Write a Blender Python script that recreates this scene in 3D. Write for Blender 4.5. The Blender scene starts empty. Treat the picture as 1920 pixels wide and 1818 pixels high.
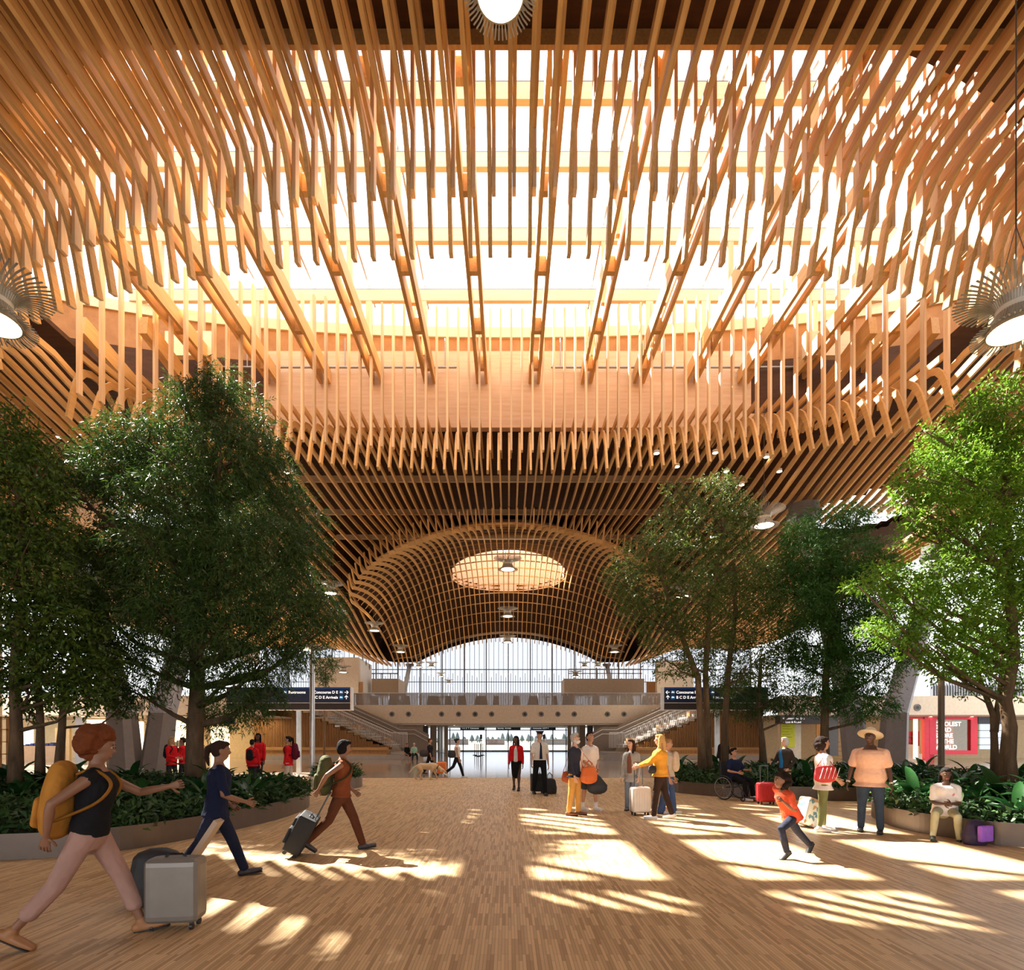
import bpy, math, random
import numpy as np
from mathutils import Vector, Matrix
random.seed(7); RNG = np.random.default_rng(7)
S = bpy.context.scene
C = S.collection
# ---------------------------------------------------------------- camera
F = 1050.0; HX = 953.0; HY = 1380.0; CH = 1.62
cam_data = bpy.data.cameras.new('camera')
cam = bpy.data.objects.new('camera', cam_data); C.objects.link(cam)
cam.location = (0, 0, CH); cam.rotation_euler = (math.pi/2, 0, 0)
cam_data.sensor_width = 36; cam_data.lens = F/1920*36
cam_data.shift_x = (960-HX)/1920; cam_data.shift_y = (HY-909)/1920
cam_data.clip_end = 2000
S.camera = cam
# ---------------------------------------------------------------- light
S.view_settings.view_transform = 'Standard'; S.view_settings.look = 'None'
S.view_settings.gamma = 1; S.view_settings.use_curve_mapping = False
S.view_settings.exposure = 1.15
S.cycles.max_bounces = 7; S.cycles.diffuse_bounces = 4; S.cycles.glossy_bounces = 3
S.cycles.transmission_bounces = 4; S.cycles.transparent_max_bounces = 10
S.cycles.caustics_reflective = False; S.cycles.caustics_refractive = False
S.cycles.sample_clamp_indirect = 8.0
S.cycles.use_denoising = True
w = bpy.data.worlds.new('sky'); S.world = w; w.use_nodes = True
bg = w.node_tree.nodes['Background']; bg.inputs[0].default_value = (0.93, 0.955, 1.0, 1); bg.inputs[1].default_value = 1.42
sun_d = bpy.data.lights.new('sun', 'SUN'); sun_d.energy = 14.0; sun_d.angle = 0.009; sun_d.color = (1.0, 0.95, 0.86)
sun = bpy.data.objects.new('sun', sun_d); C.objects.link(sun); sun.location = (-20, 30, 40)
SUNV = Vector((0.72, -0.61, -1.0))
sun.rotation_euler = SUNV.to_track_quat('-Z', 'Y').to_euler()
def portal(loc, sx, sy, rot):
    d = bpy.data.lights.new('portal', 'AREA'); d.shape = 'RECTANGLE'; d.size = sx; d.size_y = sy
    d.cycles.is_portal = True
    o = bpy.data.objects.new('portal', d); C.objects.link(o); o.location = loc; o.rotation_euler = rot
# ---------------------------------------------------------------- helpers
def P(px, py, Y): return Vector(((px-HX)*Y/F, Y, CH+(HY-py)*Y/F))
def PX(px, Y): return (px-HX)*Y/F
def G(px, py):
    Y = CH*F/(py-HY); return Vector(((px-HX)*Y/F, Y, 0))
def smooth_path(pts, n=5):
    pts = [Vector(p) for p in pts]; out = []
    for i in range(len(pts)-1):
        p0 = pts[max(0, i-1)]; p1 = pts[i]; p2 = pts[i+1]; p3 = pts[min(len(pts)-1, i+2)]
        for k in range(n):
            t = k/n; out.append(.5*((2*p1)+(p2-p0)*t+(2*p0-5*p1+4*p2-p3)*t*t+(-p0+3*p1-3*p2+p3)*t**3))
    return out+[pts[-1]]
class MB:
    def __init__(s): s.v = []; s.f = []; s.m = []
    def add(s, vs, fs, m=0):
        b = len(s.v); s.v += [tuple(x) for x in vs]; s.f += [tuple(i+b for i in f) for f in fs]; s.m += [m]*len(fs); return s
    def box(s, a, b, m=0):
        x0,y0,z0 = a; x1,y1,z1 = b
        return s.add([(x0,y0,z0),(x1,y0,z0),(x1,y1,z0),(x0,y1,z0),(x0,y0,z1),(x1,y0,z1),(x1,y1,z1),(x0,y1,z1)],
          [(0,3,2,1),(4,5,6,7),(0,1,5,4),(1,2,6,5),(2,3,7,6),(3,0,4,7)], m)
    def bar(s, p, q, wx, wy, m=0, up=(0,0,1)):
        p = Vector(p); q = Vector(q); t = (q-p).normalized(); u = Vector(up)
        if abs(t.dot(u)) > .98: u = Vector((0,1,0))
        a = t.cross(u).normalized()*wx/2; b = a.cross(t).normalized()*wy/2
        vs = [p-a-b,p+a-b,p+a+b,p-a+b,q-a-b,q+a-b,q+a+b,q-a+b]
        return s.add(vs, [(0,3,2,1),(4,5,6,7),(0,1,5,4),(1,2,6,5),(2,3,7,6),(3,0,4,7)], m)
    def loft(s, pts, rad, n=10, side=(1,0,0), m=0, cap=True, rnd=True):
        pts = [Vector(p) for p in pts]; rad = [(r, r) if not isinstance(r, tuple) else r for r in rad]
        if rnd and cap:
            t0 = (pts[1]-pts[0]).normalized(); t1 = (pts[-1]-pts[-2]).normalized()
            r0 = rad[0]; r1 = rad[-1]; m0 = min(r0); m1 = min(r1)
            pts = [pts[0]-t0*m0*.8, pts[0]-t0*m0*.45]+pts+[pts[-1]+t1*m1*.45, pts[-1]+t1*m1*.8]
            rad = [(r0[0]*.35, r0[1]*.35), (r0[0]*.8, r0[1]*.8)]+rad+[(r1[0]*.8, r1[1]*.8), (r1[0]*.35, r1[1]*.35)]
        vs = []; side = Vector(side)
        for i, p in enumerate(pts):
            t = (pts[min(i+1, len(pts)-1)]-pts[max(i-1, 0)]).normalized()
            a = side - t*side.dot(t)
            if a.length < 1e-3: a = Vector((0,1,0)) - t*t.y
            a.normalize(); b = t.cross(a)
            for k in range(n):
                an = 2*math.pi*k/n
                vs.append(p+a*math.cos(an)*rad[i][0]+b*math.sin(an)*rad[i][1])
        fs = []
        for i in range(len(pts)-1):
            for k in range(n):
                k2 = (k+1)%n
                fs.append((i*n+k, i*n+k2, (i+1)*n+k2, (i+1)*n+k))
        if cap: fs += [tuple(reversed(range(n))), tuple(range((len(pts)-1)*n, len(pts)*n))]
        return s.add(vs, fs, m)
    def ell(s, c, r, R=None, nu=12, nv=8, m=0):
        c = Vector(c); vs = []; fs = []
        R = R or Matrix.Identity(3)
        for j in range(1, nv):
            ph = math.pi*j/nv
            for i in range(nu):
                th = 2*math.pi*i/nu
                vs.append(c + R @ Vector((r[0]*math.sin(ph)*math.cos(th), r[1]*math.sin(ph)*math.sin(th), r[2]*math.cos(ph))))
        vs.append(c + R @ Vector((0,0,r[2]))); vs.append(c - R @ Vector((0,0,r[2])))
        T = len(vs)-2; B = len(vs)-1
        for j in range(nv-2):
            for i in range(nu):
                i2 = (i+1)%nu; fs.append((j*nu+i, (j+1)*nu+i, (j+1)*nu+i2, j*nu+i2))
        for i in range(nu):
            i2 = (i+1)%nu; fs.append((T, i, i2)); fs.append((B, (nv-2)*nu+i2, (nv-2)*nu+i))
        return s.add(vs, fs, m)
    def lathe(s, prof, n=24, c=(0,0,0), m=0, close=False):
        vs = []; fs = []; L = len(prof)
        for k in range(n):
            a = 2*math.pi*k/n
            for r, z in prof: vs.append((c[0]+r*math.cos(a), c[1]+r*math.sin(a), c[2]+z))
        for k in range(n):
            k2 = (k+1)%n
            for i in range(L-1): fs.append((k*L+i, k2*L+i, k2*L+i+1, k*L+i+1))
            if close: fs.append((k*L+L-1, k2*L+L-1, k2*L, k*L))
        return s.add(vs, fs, m)
    def prism(s, poly, z0, z1, m=0):
        n = len(poly); vs = [(x,y,z0) for x,y in poly]+[(x,y,z1) for x,y in poly]
        fs = [tuple(reversed(range(n))), tuple(range(n, 2*n))]+[(i,(i+1)%n,(i+1)%n+n,i+n) for i in range(n)]
        return s.add(vs, fs, m)
    def disc(s, c, r, n=20, down=True, m=0):
        vs = [(c[0]+r*math.cos(2*math.pi*k/n), c[1]+r*math.sin(2*math.pi*k/n), c[2]) for k in range(n)]
        return s.add(vs, [tuple(reversed(range(n))) if down else tuple(range(n))], m)
    def mesh(s, name, mats, smooth=False):
        me = bpy.data.meshes.new(name); me.from_pydata(s.v, [], s.f)
        mats = mats if isinstance(mats, (list, tuple)) else [mats]
        for m in mats: me.materials.append(m)
        if len(mats) > 1: me.polygons.foreach_set('material_index', s.m)
        if smooth: me.polygons.foreach_set('use_smooth', [True]*len(s.f))
        me.update(); return me
def link(name, me, parent=None, loc=None, rz=None):
    o = bpy.data.objects.new(name, me); C.objects.link(o)
    if parent is not None: o.parent = parent
    if loc is not None: o.location = loc
    if rz is not None: o.rotation_euler = (0,0,rz)
    return o
def obj(name, mb, mats, parent=None, smooth=False, loc=None, rz=None):
    return link(name, mb.mesh(name, mats, smooth), parent, loc, rz)
def tag(o, label, cat, group=None, kind=None):
    o['label'] = label; o['category'] = cat
    if group: o['group'] = group
    if kind: o['kind'] = kind
    return o
def struct(name, mb, mats, smooth=False, label=None, cat=None):
    o = obj(name, mb, mats, smooth=smooth); o['kind'] = 'structure'
    if label: o['label'] = label
    if cat: o['category'] = cat
    return o
def thing(name, label, cat, loc=(0,0,0), rz=0, group=None):
    o = bpy.data.objects.new(name, None); C.objects.link(o); o.location = loc; o.rotation_euler = (0,0,rz); o.empty_display_size = .2
    return tag(o, label, cat, group)
def dup(root, loc=None, rz=None, label=None, group=None, scale=None):
    r = root.copy(); C.objects.link(r)
    if loc is not None: r.location = loc
    if rz is not None: r.rotation_euler = (0,0,rz)
    if scale: r.scale = (scale,)*3
    if label: r['label'] = label
    if group: r['group'] = group
    for ch in list(root.children):
        c = ch.copy(); C.objects.link(c); c.parent = r
        for g in list(ch.children):
            d = g.copy(); C.objects.link(d); d.parent = c
    return r
# ---------------------------------------------------------------- materials
MATS = {}
def mat(name, col, rough=.6, metal=0, emit=None, es=1, spec=.5, alpha=1, trans=0, bump=None):
    if name in MATS: return MATS[name]
    m = bpy.data.materials.new(name); m.use_nodes = True; nt = m.node_tree; b = nt.nodes['Principled BSDF']
    b.inputs['Base Color'].default_value = (*col, 1); b.inputs['Roughness'].default_value = rough
    b.inputs['Metallic'].default_value = metal; b.inputs['Specular IOR Level'].default_value = spec
    b.inputs['Transmission Weight'].default_value = trans; b.inputs['Alpha'].default_value = alpha
    if emit: b.inputs['Emission Color'].default_value = (*emit, 1); b.inputs['Emission Strength'].default_value = es
    # gentle procedural variation on every surface
    tc = nt.nodes.new('ShaderNodeTexCoord'); nz = nt.nodes.new('ShaderNodeTexNoise'); nz.inputs['Scale'].default_value = bump[0] if bump else 6
    nt.links.new(tc.outputs['Object'], nz.inputs['Vector'])
    if not emit and not trans:
        mx = nt.nodes.new('ShaderNodeMix'); mx.data_type = 'RGBA'; mx.blend_type = 'MULTIPLY'
        rp = nt.nodes.new('ShaderNodeMapRange'); rp.inputs['To Min'].default_value = .82; rp.inputs['To Max'].default_value = 1.12
        nt.links.new(nz.outputs['Fac'], rp.inputs['Value'])
        mx.inputs['Factor'].default_value = 1; mx.inputs['A'].default_value = (*col, 1)
        nt.links.new(rp.outputs['Result'], mx.inputs['B']); nt.links.new(mx.outputs['Result'], b.inputs['Base Color'])
    if bump:
        bp = nt.nodes.new('ShaderNodeBump'); bp.inputs['Strength'].default_value = bump[1]; bp.inputs['Distance'].default_value = bump[2] if len(bump) > 2 else .02
        nt.links.new(nz.outputs['Fac'], bp.inputs['Height']); nt.links.new(bp.outputs['Normal'], b.inputs['Normal'])
    MATS[name] = m; return m
def wood(name, c1, c2, stretch=(9,.55,9), rough=.55, rnd=.18, knots=True):
    if name in MATS: return MATS[name]
    m = bpy.data.materials.new(name); m.use_nodes = True; nt = m.node_tree; b = nt.nodes['Principled BSDF']; N = nt.nodes.new; L = nt.links.new
    tc = N('ShaderNodeTexCoord'); mp = N('ShaderNodeMapping'); mp.inputs['Scale'].default_value = stretch
    L(tc.outputs['Object'], mp.inputs['Vector'])
    nz = N('ShaderNodeTexNoise'); nz.inputs['Scale'].default_value = 1.6; nz.inputs['Detail'].default_value = 5; nz.inputs['Roughness'].default_value = .65
    oi = N('ShaderNodeObjectInfo')
    ad = N('ShaderNodeVectorMath'); ad.operation = 'ADD'; L(mp.outputs[0], ad.inputs[0])
    ml = N('ShaderNodeMath'); ml.operation = 'MULTIPLY'; ml.inputs[1].default_value = 37; L(oi.outputs['Random'], ml.inputs[0]); L(ml.outputs[0], ad.inputs[1])
    L(ad.outputs[0], nz.inputs['Vector'])
    cr = N('ShaderNodeValToRGB'); cr.color_ramp.elements[0].position = .3; cr.color_ramp.elements[1].position = .7
    cr.color_ramp.elements[0].color = (*c2, 1); cr.color_ramp.elements[1].color = (*c1, 1)
    L(nz.outputs['Fac'], cr.inputs['Fac'])
    hs = N('ShaderNodeHueSaturation'); rg = N('ShaderNodeMapRange'); rg.inputs['To Min'].default_value = 1-rnd; rg.inputs['To Max'].default_value = 1+rnd
    L(oi.outputs['Random'], rg.inputs['Value']); L(rg.outputs[0], hs.inputs['Value']); L(cr.outputs[0], hs.inputs['Color'])
    L(hs.outputs[0], b.inputs['Base Color']); b.inputs['Roughness'].default_value = rough; b.inputs['Specular IOR Level'].default_value = .3
    MATS[name] = m; return m
FIR = wood('fir_timber', (.72,.425,.165), (.55,.295,.095))
FIRZ = wood('fir_timber_upright', (.78,.56,.34), (.66,.43,.23), stretch=(9,9,.6))
FIRX = wood('fir_timber_cross', (.80,.63,.43), (.70,.52,.33), stretch=(.5,9,9))
CLT = wood('pale_panel', (.72,.50,.34), (.60,.38,.23), stretch=(.35,6,5), rnd=.05)
PLY = wood('plywood', (.40,.185,.06), (.30,.125,.035), stretch=(1.2,1.2,1.2), rnd=.04)
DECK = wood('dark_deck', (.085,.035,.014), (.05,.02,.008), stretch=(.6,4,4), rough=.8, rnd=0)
SLAT = wood('slat_wood', (.52,.28,.11), (.32,.15,.05), stretch=(14,14,.5), rnd=.25)
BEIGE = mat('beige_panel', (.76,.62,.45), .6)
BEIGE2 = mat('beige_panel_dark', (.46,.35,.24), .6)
WHITE = mat('white_paint', (.82,.80,.76), .5)
GREY = mat('grey_steel', (.30,.28,.27), .45, .3)
DGREY = mat('dark_steel', (.12,.11,.105), .5, .2)
BRONZE = mat('planter_metal', (.16,.125,.10), .38, .55)
SILVER = mat('brushed_metal', (.62,.60,.56), .35, .85)
BLACK = mat('black_plastic', (.015,.015,.016), .45)
NAVY = mat('sign_navy', (.012,.018,.06), .4)
SIGNBLUE = mat('sign_blue', (.02,.10,.42), .4)
ICONBLUE = mat('icon_blue', (.03,.28,.70), .4)
SIGNBROWN = mat('sign_brown', (.035,.022,.018), .5)
LET = mat('white_lettering', (.9,.9,.88), .5, emit=(1,1,1), es=.35)
LAMPE = mat('lamp_glow', (1,.9,.7), .5, emit=(1,.80,.52), es=9)
BARK = wood('bark', (.20,.125,.07), (.09,.055,.03), stretch=(6,6,1.4), rough=.9)
SOIL = mat('soil', (.035,.024,.016), .95, bump=(20,.6))
def glass(name, col=(.95,.98,1), rough=.02, fac=.12):
    if name in MATS: return MATS[name]
    m = bpy.data.materials.new(name); m.use_nodes = True; nt = m.node_tree; nt.nodes.clear(); N = nt.nodes.new; L = nt.links.new
    o = N('ShaderNodeOutputMaterial'); mx = N('ShaderNodeMixShader'); tr = N('ShaderNodeBsdfTransparent'); gl = N('ShaderNodeBsdfGlossy')
    tr.inputs[0].default_value = (*col, 1); gl.inputs['Roughness'].default_value = rough
    fr = N('ShaderNodeFresnel'); fr.inputs[0].default_value = 1.35
    L(fr.outputs[0], mx.inputs[0])
    L(tr.outputs[0], mx.inputs[1]); L(gl.outputs[0], mx.inputs[2]); L(mx.outputs[0], o.inputs[0]); MATS[name] = m; return m
GLASS = glass('clear_glass'); FRITG = glass('fritted_glass', (.585,.59,.605)); DOORG = glass('tinted_door_glass', (.66,.68,.70)); SMOKE = mat('smoky_glass', (.36,.31,.265), .12, alpha=.62)
def leafmat(name, c1, c2, tr=.35, gloss=.5):
    m = bpy.data.materials.new(name); m.use_nodes = True; nt = m.node_tree; nt.nodes.clear(); N = nt.nodes.new; L = nt.links.new
    o = N('ShaderNodeOutputMaterial'); pb = N('ShaderNodeBsdfPrincipled'); tl = N('ShaderNodeBsdfTranslucent'); mx = N('ShaderNodeMixShader')
    ge = N('ShaderNodeNewGeometry'); cr = N('ShaderNodeMix'); cr.data_type = 'RGBA'
    cr.inputs['A'].default_value = (*c1, 1); cr.inputs['B'].default_value = (*c2, 1)
    L(ge.outputs['Random Per Island'], cr.inputs['Factor']); L(cr.outputs['Result'], pb.inputs['Base Color']); L(cr.outputs['Result'], tl.inputs[0])
    pb.inputs['Roughness'].default_value = gloss; pb.inputs['Specular IOR Level'].default_value = .35
    mx.inputs[0].default_value = tr; L(pb.outputs[0], mx.inputs[1]); L(tl.outputs[0], mx.inputs[2]); L(mx.outputs[0], o.inputs[0]); return m
# floor materials
def floormat():
    m = bpy.data.materials.new('strip_wood_floor'); m.use_nodes = True; nt = m.node_tree; b = nt.nodes['Principled BSDF']; N = nt.nodes.new; L = nt.links.new
    tc = N('ShaderNodeTexCoord'); sx = N('ShaderNodeSeparateXYZ'); cb = N('ShaderNodeCombineXYZ'); L(tc.outputs['Object'], sx.inputs[0])
    L(sx.outputs['Y'], cb.inputs['X']); L(sx.outputs['X'], cb.inputs['Y'])
    br = N('ShaderNodeTexBrick'); br.offset = .37; br.offset_frequency = 3; br.inputs['Scale'].default_value = 1
    br.inputs['Brick Width'].default_value = .32; br.inputs['Row Height'].default_value = .026; br.inputs['Mortar Size'].default_value = .0011
    br.inputs['Color1'].default_value = (.76,.53,.29,1); br.inputs['Color2'].default_value = (.36,.195,.08,1); br.inputs['Mortar'].default_value = (.22,.12,.05,1)
    br.inputs['Bias'].default_value = -.25
    L(cb.outputs[0], br.inputs['Vector'])
    nz = N('ShaderNodeTexNoise'); nz.inputs['Scale'].default_value = .7; L(tc.outputs['Object'], nz.inputs['Vector'])
    rg = N('ShaderNodeMapRange'); rg.inputs['To Min'].default_value = .85; rg.inputs['To Max'].default_value = 1.15; L(nz.outputs['Fac'], rg.inputs['Value'])
    mx = N('ShaderNodeMix'); mx.data_type = 'RGBA'; mx.blend_type = 'MULTIPLY'; mx.inputs['Factor'].default_value = 1
    L(br.outputs['Color'], mx.inputs['A']); L(rg.outputs[0], mx.inputs['B']); L(mx.outputs['Result'], b.inputs['Base Color'])
    b.inputs['Roughness'].default_value = .42; b.inputs['Specular IOR Level'].default_value = .35
    return m
def terrazzo():
    m = bpy.data.materials.new('terrazzo'); m.use_nodes = True; nt = m.node_tree; b = nt.nodes['Principled BSDF']; N = nt.nodes.new; L = nt.links.new
    tc = N('ShaderNodeTexCoord'); nz = N('ShaderNodeTexVoronoi'); nz.inputs['Scale'].default_value = .22; L(tc.outputs['Object'], nz.inputs['Vector'])
    cr = N('ShaderNodeValToRGB'); cr.color_ramp.elements[0].color = (.36,.28,.21,1); cr.color_ramp.elements[1].color = (.48,.40,.33,1)
    L(nz.outputs['Color'], cr.inputs['Fac']); L(cr.outputs[0], b.inputs['Base Color']); b.inputs['Roughness'].default_value = .10; b.inputs['Specular IOR Level'].default_value = .6
    return m
def smst(a, b, x):
    t = min(1, max(0, (x-a)/(b-a))); return t*t*(3-2*t)
def interp(x, T):
    if x <= T[0][0]: return T[0][1]
    for (a, u), (b, v) in zip(T, T[1:]):
        if x <= b: return u+(v-u)*(x-a)/(b-a)
    return T[-1][1]
def text(s, size, loc, mat_, parent, name='lettering', align='LEFT', rx=math.pi/2, ext=.004, sp=1.0, bold=0.0):
    cu = bpy.data.curves.new(name, 'FONT'); cu.body = s; cu.size = size; cu.align_x = align; cu.extrude = ext; cu.space_line = sp; cu.offset = bold
    t = bpy.data.objects.new('t', cu); C.objects.link(t)
    dg = bpy.context.evaluated_depsgraph_get(); dg.update()
    me = bpy.data.meshes.new_from_object(t.evaluated_get(dg)); bpy.data.objects.remove(t)
    me.materials.clear(); me.materials.append(mat_)
    o = link(name, me, parent, loc); o.rotation_euler = (rx, 0, 0); return o
# ================================================================ SETTING
mb = MB(); mb.add([(-28,-9,0),(28,-9,0),(28,21.8,0),(-28,21.8,0)], [(0,1,2,3)]); struct('floor', mb, floormat())
mb = MB(); mb.add([(-45,21.8,0),(45,21.8,0),(45,61,0),(-45,61,0)], [(0,1,2,3)]); struct('floor', mb, terrazzo())
# ---- oval opening over the plaza
OA, OB, OC = 16.3, 5.45, 18.7
SP = .465; X0 = .04
def near_tip(x): return OC - OB*math.sqrt(max(0, 1-(x/OA)**2))
def far_tip(x): return OC + OB*math.sqrt(max(0, 1-(x/OA)**2))
SIDE = [(-10,15.3),(20,15.3),(24,14.4),(28,13.3),(34,12.7),(42,12.0),(50,10.8),(60,9.3)]
def ceil1(x, y):
    wgt = smst(8, 15, abs(x)); return (15.3+1.2*smst(30, 46, y))*(1-wgt)+interp(y, SIDE)*wgt
RIMA = 12.3
def rim_y(x): return 46-14*math.sqrt(max(0, 1-(x/RIMA)**2))
def win_z(x): return max(11.85-.0275*x*x, 9.15)+1.9*smst(12, 19, abs(x))
def dome(x, y):
    y0 = rim_y(x); t = min(1, max(0, (y-y0)/(60-y0))); zr = 13.6-1.6*(x/12)**2
    D = 4.1*math.sqrt(max(0, 1-(x/RIMA)**4))
    return zr*(1-t)+win_z(x)*t + D*max(0, math.sin(math.pi*t**1.1))**.85
def side_z(x, y):
    t = smst(44, 60, y); return ceil1(x, y)*(1-t)+win_z(x)*t
def ribbon(mb, x, pts, w, d):
    vs = []; n = len(pts)
    for i, (y, z) in enumerate(pts):
        a = pts[max(0, i-1)]; b = pts[min(n-1, i+1)]; ty, tz = b[0]-a[0], b[1]-a[1]; l = math.hypot(ty, tz) or 1
        ny, nz = -tz/l*d/2, ty/l*d/2
        vs += [(x-w/2, y-ny, z-nz), (x+w/2, y-ny, z-nz), (x+w/2, y+ny, z+nz), (x-w/2, y+ny, z+nz)]
    fs = [(0,1,2,3), (4*n-1,4*n-2,4*n-3,4*n-4)]
    for i in range(n-1):
        for k in range(4):
            k2 = (k+1)%4; fs.append((4*i+k, 4*i+4+k, 4*i+4+k2, 4*i+k2))
    mb.add(vs, fs)
SKYC = [(-19.6,31.6,3.0,2.3),(19.6,31.6,3.0,2.3)]
def cut_segments(x, ys):
    """split a run of y values where the rib crosses a side rooflight"""
    segs = [[]]
    for y in ys:
        if any(((x-cx)/a)**2+((y-cy)/b)**2 < 1 for cx, cy, a, b in SKYC):
            if segs[-1]: segs.append([])
        else: segs[-1].append(y)
    return [s for s in segs if len(s) > 1]
GN = 'timber ribs curling down at the near lip of the oval opening'
GF = 'timber ribs curling down at the far lip of the oval opening'
GD = 'timber ribs of the far vaulted dome'; GS = 'long straight timber ceiling ribs at the sides'
HOOK = [(0,13.0),(.13,13.45),(.28,13.95),(.45,14.42),(.68,14.83),(1.0,15.12),(1.45,15.27),(2.0,15.3)]
kmax = int(25.5/SP)
for k in range(-kmax, kmax+1):
    x = X0+k*SP
    if abs(x) < OA-.15:
        yn = near_tip(x); yf = far_tip(x)
        sc = .75 if abs(x) > 15.4 else 1
        r = thing('timber_rib', 'slender timber rib whose bent end hangs over the near lip of the oval rooflight', 'ceiling rib', (x, yn, 13), 0, GN)
        mb = MB(); ribbon(mb, 0, [(-dy*sc, z-13) for dy, z in HOOK]+[(y-yn, 2.3) for y in (4, 0, -6) if y < yn-2.3], .092, .24)
        obj('bent_lamella', mb, FIR, r)
        mb = MB(); yb = -.42; ribbon(mb, 0.095, [(yb-.12, 2.55), (yb-3, 2.55), (-6-yn, 2.55)], .085, .24); obj('straight_lamella', mb, FIR, r)
        mb = MB(); mb.box((.05, yb-.11, 1.1), (.138, yb+.13, 6.6)); obj('hanging_batten', mb, FIRZ, r)
        r = thing('timber_rib', 'slender pale timber rib whose bent end hangs over the far lip of the oval rooflight', 'ceiling rib', (x, yf, 13), 0, GF)
        ye = min(44, rim_y(x)+7) if abs(x) < RIMA-.1 else 60
        ys = [yf+2.4]+[y for y in np.arange(22, 61, 1.0) if yf+2.6 < y < ye]+[ye]
        mb = MB(); z0 = ceil1(x, yf+2.4)
        pz = lambda y: (side_z(x, y) if ye == 60 else ceil1(x, y))
        hk = [(dy*sc, z-13) for dy, z in HOOK]
        segs = cut_segments(x, ys)
        for si, sg in enumerate(segs):
            pts = [(y-yf, pz(y)-13) for y in sg]
            if si == 0 and sg[0] == ys[0]: pts = hk+pts
            ribbon(mb, 0, pts, .092, .24)
        obj('bent_lamella', mb, FIR, r)
        mb = MB(); ribbon(mb, .095, [(.50, 2.55), (1.8, 2.6), (3.2, 2.75), (4.2, 2.78)], .085, .24); obj('straight_lamella', mb, FIR, r)
        mb = MB(); mb.box((.05, .28, 1.1), (.138, .50, 7.3)); obj('hanging_batten', mb, FIRZ, r)
    else:
        ys = list(np.arange(-6, 20, 2.0))+list(np.arange(20, 61, 1.0))
        r = thing('timber_rib', 'long timber rib running the length of the ceiling beside the oval rooflight', 'ceiling rib', (x, 0, 13), 0, GS)
        mb = MB()
        for sg in cut_segments(x, ys): ribbon(mb, 0, [(y, side_z(x, y)-13) for y in sg], .092, .24)
        obj('lamella', mb, FIR, r)
    if abs(x) < RIMA-.1:
        y0 = rim_y(x); n = 22
        mb = MB(); pts = [(-.9, .75+dome(x, y0)-13), (-.35, .1+dome(x, y0)-13)]
        pts += [(t*(60-y0), dome(x, y0+t*(60-y0))-13) for t in [ (i/n)**1.6 for i in range(n+1)]]
        ribbon(mb, 0, pts, .075, .24)
        o = obj('timber_rib', mb, FIR, loc=(x, y0, 13)); tag(o, 'slim curved timber rib arching over the far dome towards the arched window', 'ceiling rib', GD)
# ---- purlins of the hall ceiling, cross ribs of the dome
for n_, (Y, z) in enumerate(((31,15.85),(36.2,16.1),(41.7,16.45))):
    mb = MB(); mb.box((-14.5, Y-.09, z-.16), (14.5, Y+.09, z+.16))
    tag(obj('purlin', mb, FIRX), ('first','second','third')[n_]+' straight cross beam above the ribs beyond the oval opening, counted from the oval', 'beam')
for i, Y in enumerate(np.arange(33.5, 60, 1.35)):
    xm = RIMA*math.sqrt(max(0.02, 1-((46-Y)/14)**2)) if Y < 46 else RIMA
    xm -= .3; mb = MB(); n = 28; pts = [(xm*(2*j/n-1), dome(xm*(2*j/n-1), Y)+.17) for j in range(n+1)]
    vs = []; fs = []
    for px_, pz_ in pts: vs += [(px_, Y-.03, pz_-.04), (px_, Y+.03, pz_-.04), (px_, Y+.03, pz_+.04), (px_, Y-.03, pz_+.04)]
    for j in range(n):
        for q in range(4): q2 = (q+1)%4; fs.append((4*j+q, 4*j+4+q, 4*j+4+q2, 4*j+q2))
    mb.add(vs, fs); tag(obj('cross_rib', mb, FIR), 'thin timber cross rib tying the dome ribs together', 'ceiling rib', 'cross ribs of the far dome')
# ---- decks (dark underside of the roof)
def grid_deck(zf, xs, ys, skip, mat_, thick=.35):
    mb = MB(); nx, ny = len(xs), len(ys)
    vs = [(x, y, zf(x, y)) for y in ys for x in xs]; n = len(vs); vs += [(x, y, z+thick) for x, y, z in vs]
    fs = []
    for j in range(ny-1):
        for i in range(nx-1):
            if skip((xs[i]+xs[i+1])/2, (ys[j]+ys[j+1])/2): continue
            a, b, c, d = j*nx+i, j*nx+i+1, (j+1)*nx+i+1, (j+1)*nx+i
            fs += [(a, d, c, b), (a+n, b+n, c+n, d+n)]
    mb.add(vs, fs); return mb
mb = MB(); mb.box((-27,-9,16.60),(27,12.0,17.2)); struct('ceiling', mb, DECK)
def hd(x, y):
    k = smst(11.5, 15, abs(x))*smst(26.6, 30, y); return (16.9+.8*smst(32,44,y))*(1-k)+(side_z(x, y)+1.1)*k
insky = lambda x, y: any(((x-cx)/(a*.97))**2+((y-cy)/(b*.97))**2 < 1 for cx, cy, a, b in SKYC)
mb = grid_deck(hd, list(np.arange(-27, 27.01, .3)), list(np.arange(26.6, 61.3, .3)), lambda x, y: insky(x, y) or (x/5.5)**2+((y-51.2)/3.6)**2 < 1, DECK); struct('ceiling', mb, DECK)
for sx in (-1, 1):
    mb = MB(); a, b = sorted((sx*26.4, sx*27)); mb.box((a,12.1,16.9),(b,26.6,17.3)); struct('ceiling', mb, DECK)
def dk2(x, y):
    return (dome(x, y) if (abs(x) < RIMA-.1 and y >= rim_y(x)) else (ceil1(x, y) if y < 44 else side_z(x, y)))+.95
D2 = (0.0, 51.2, 5.2, 3.3)
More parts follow.
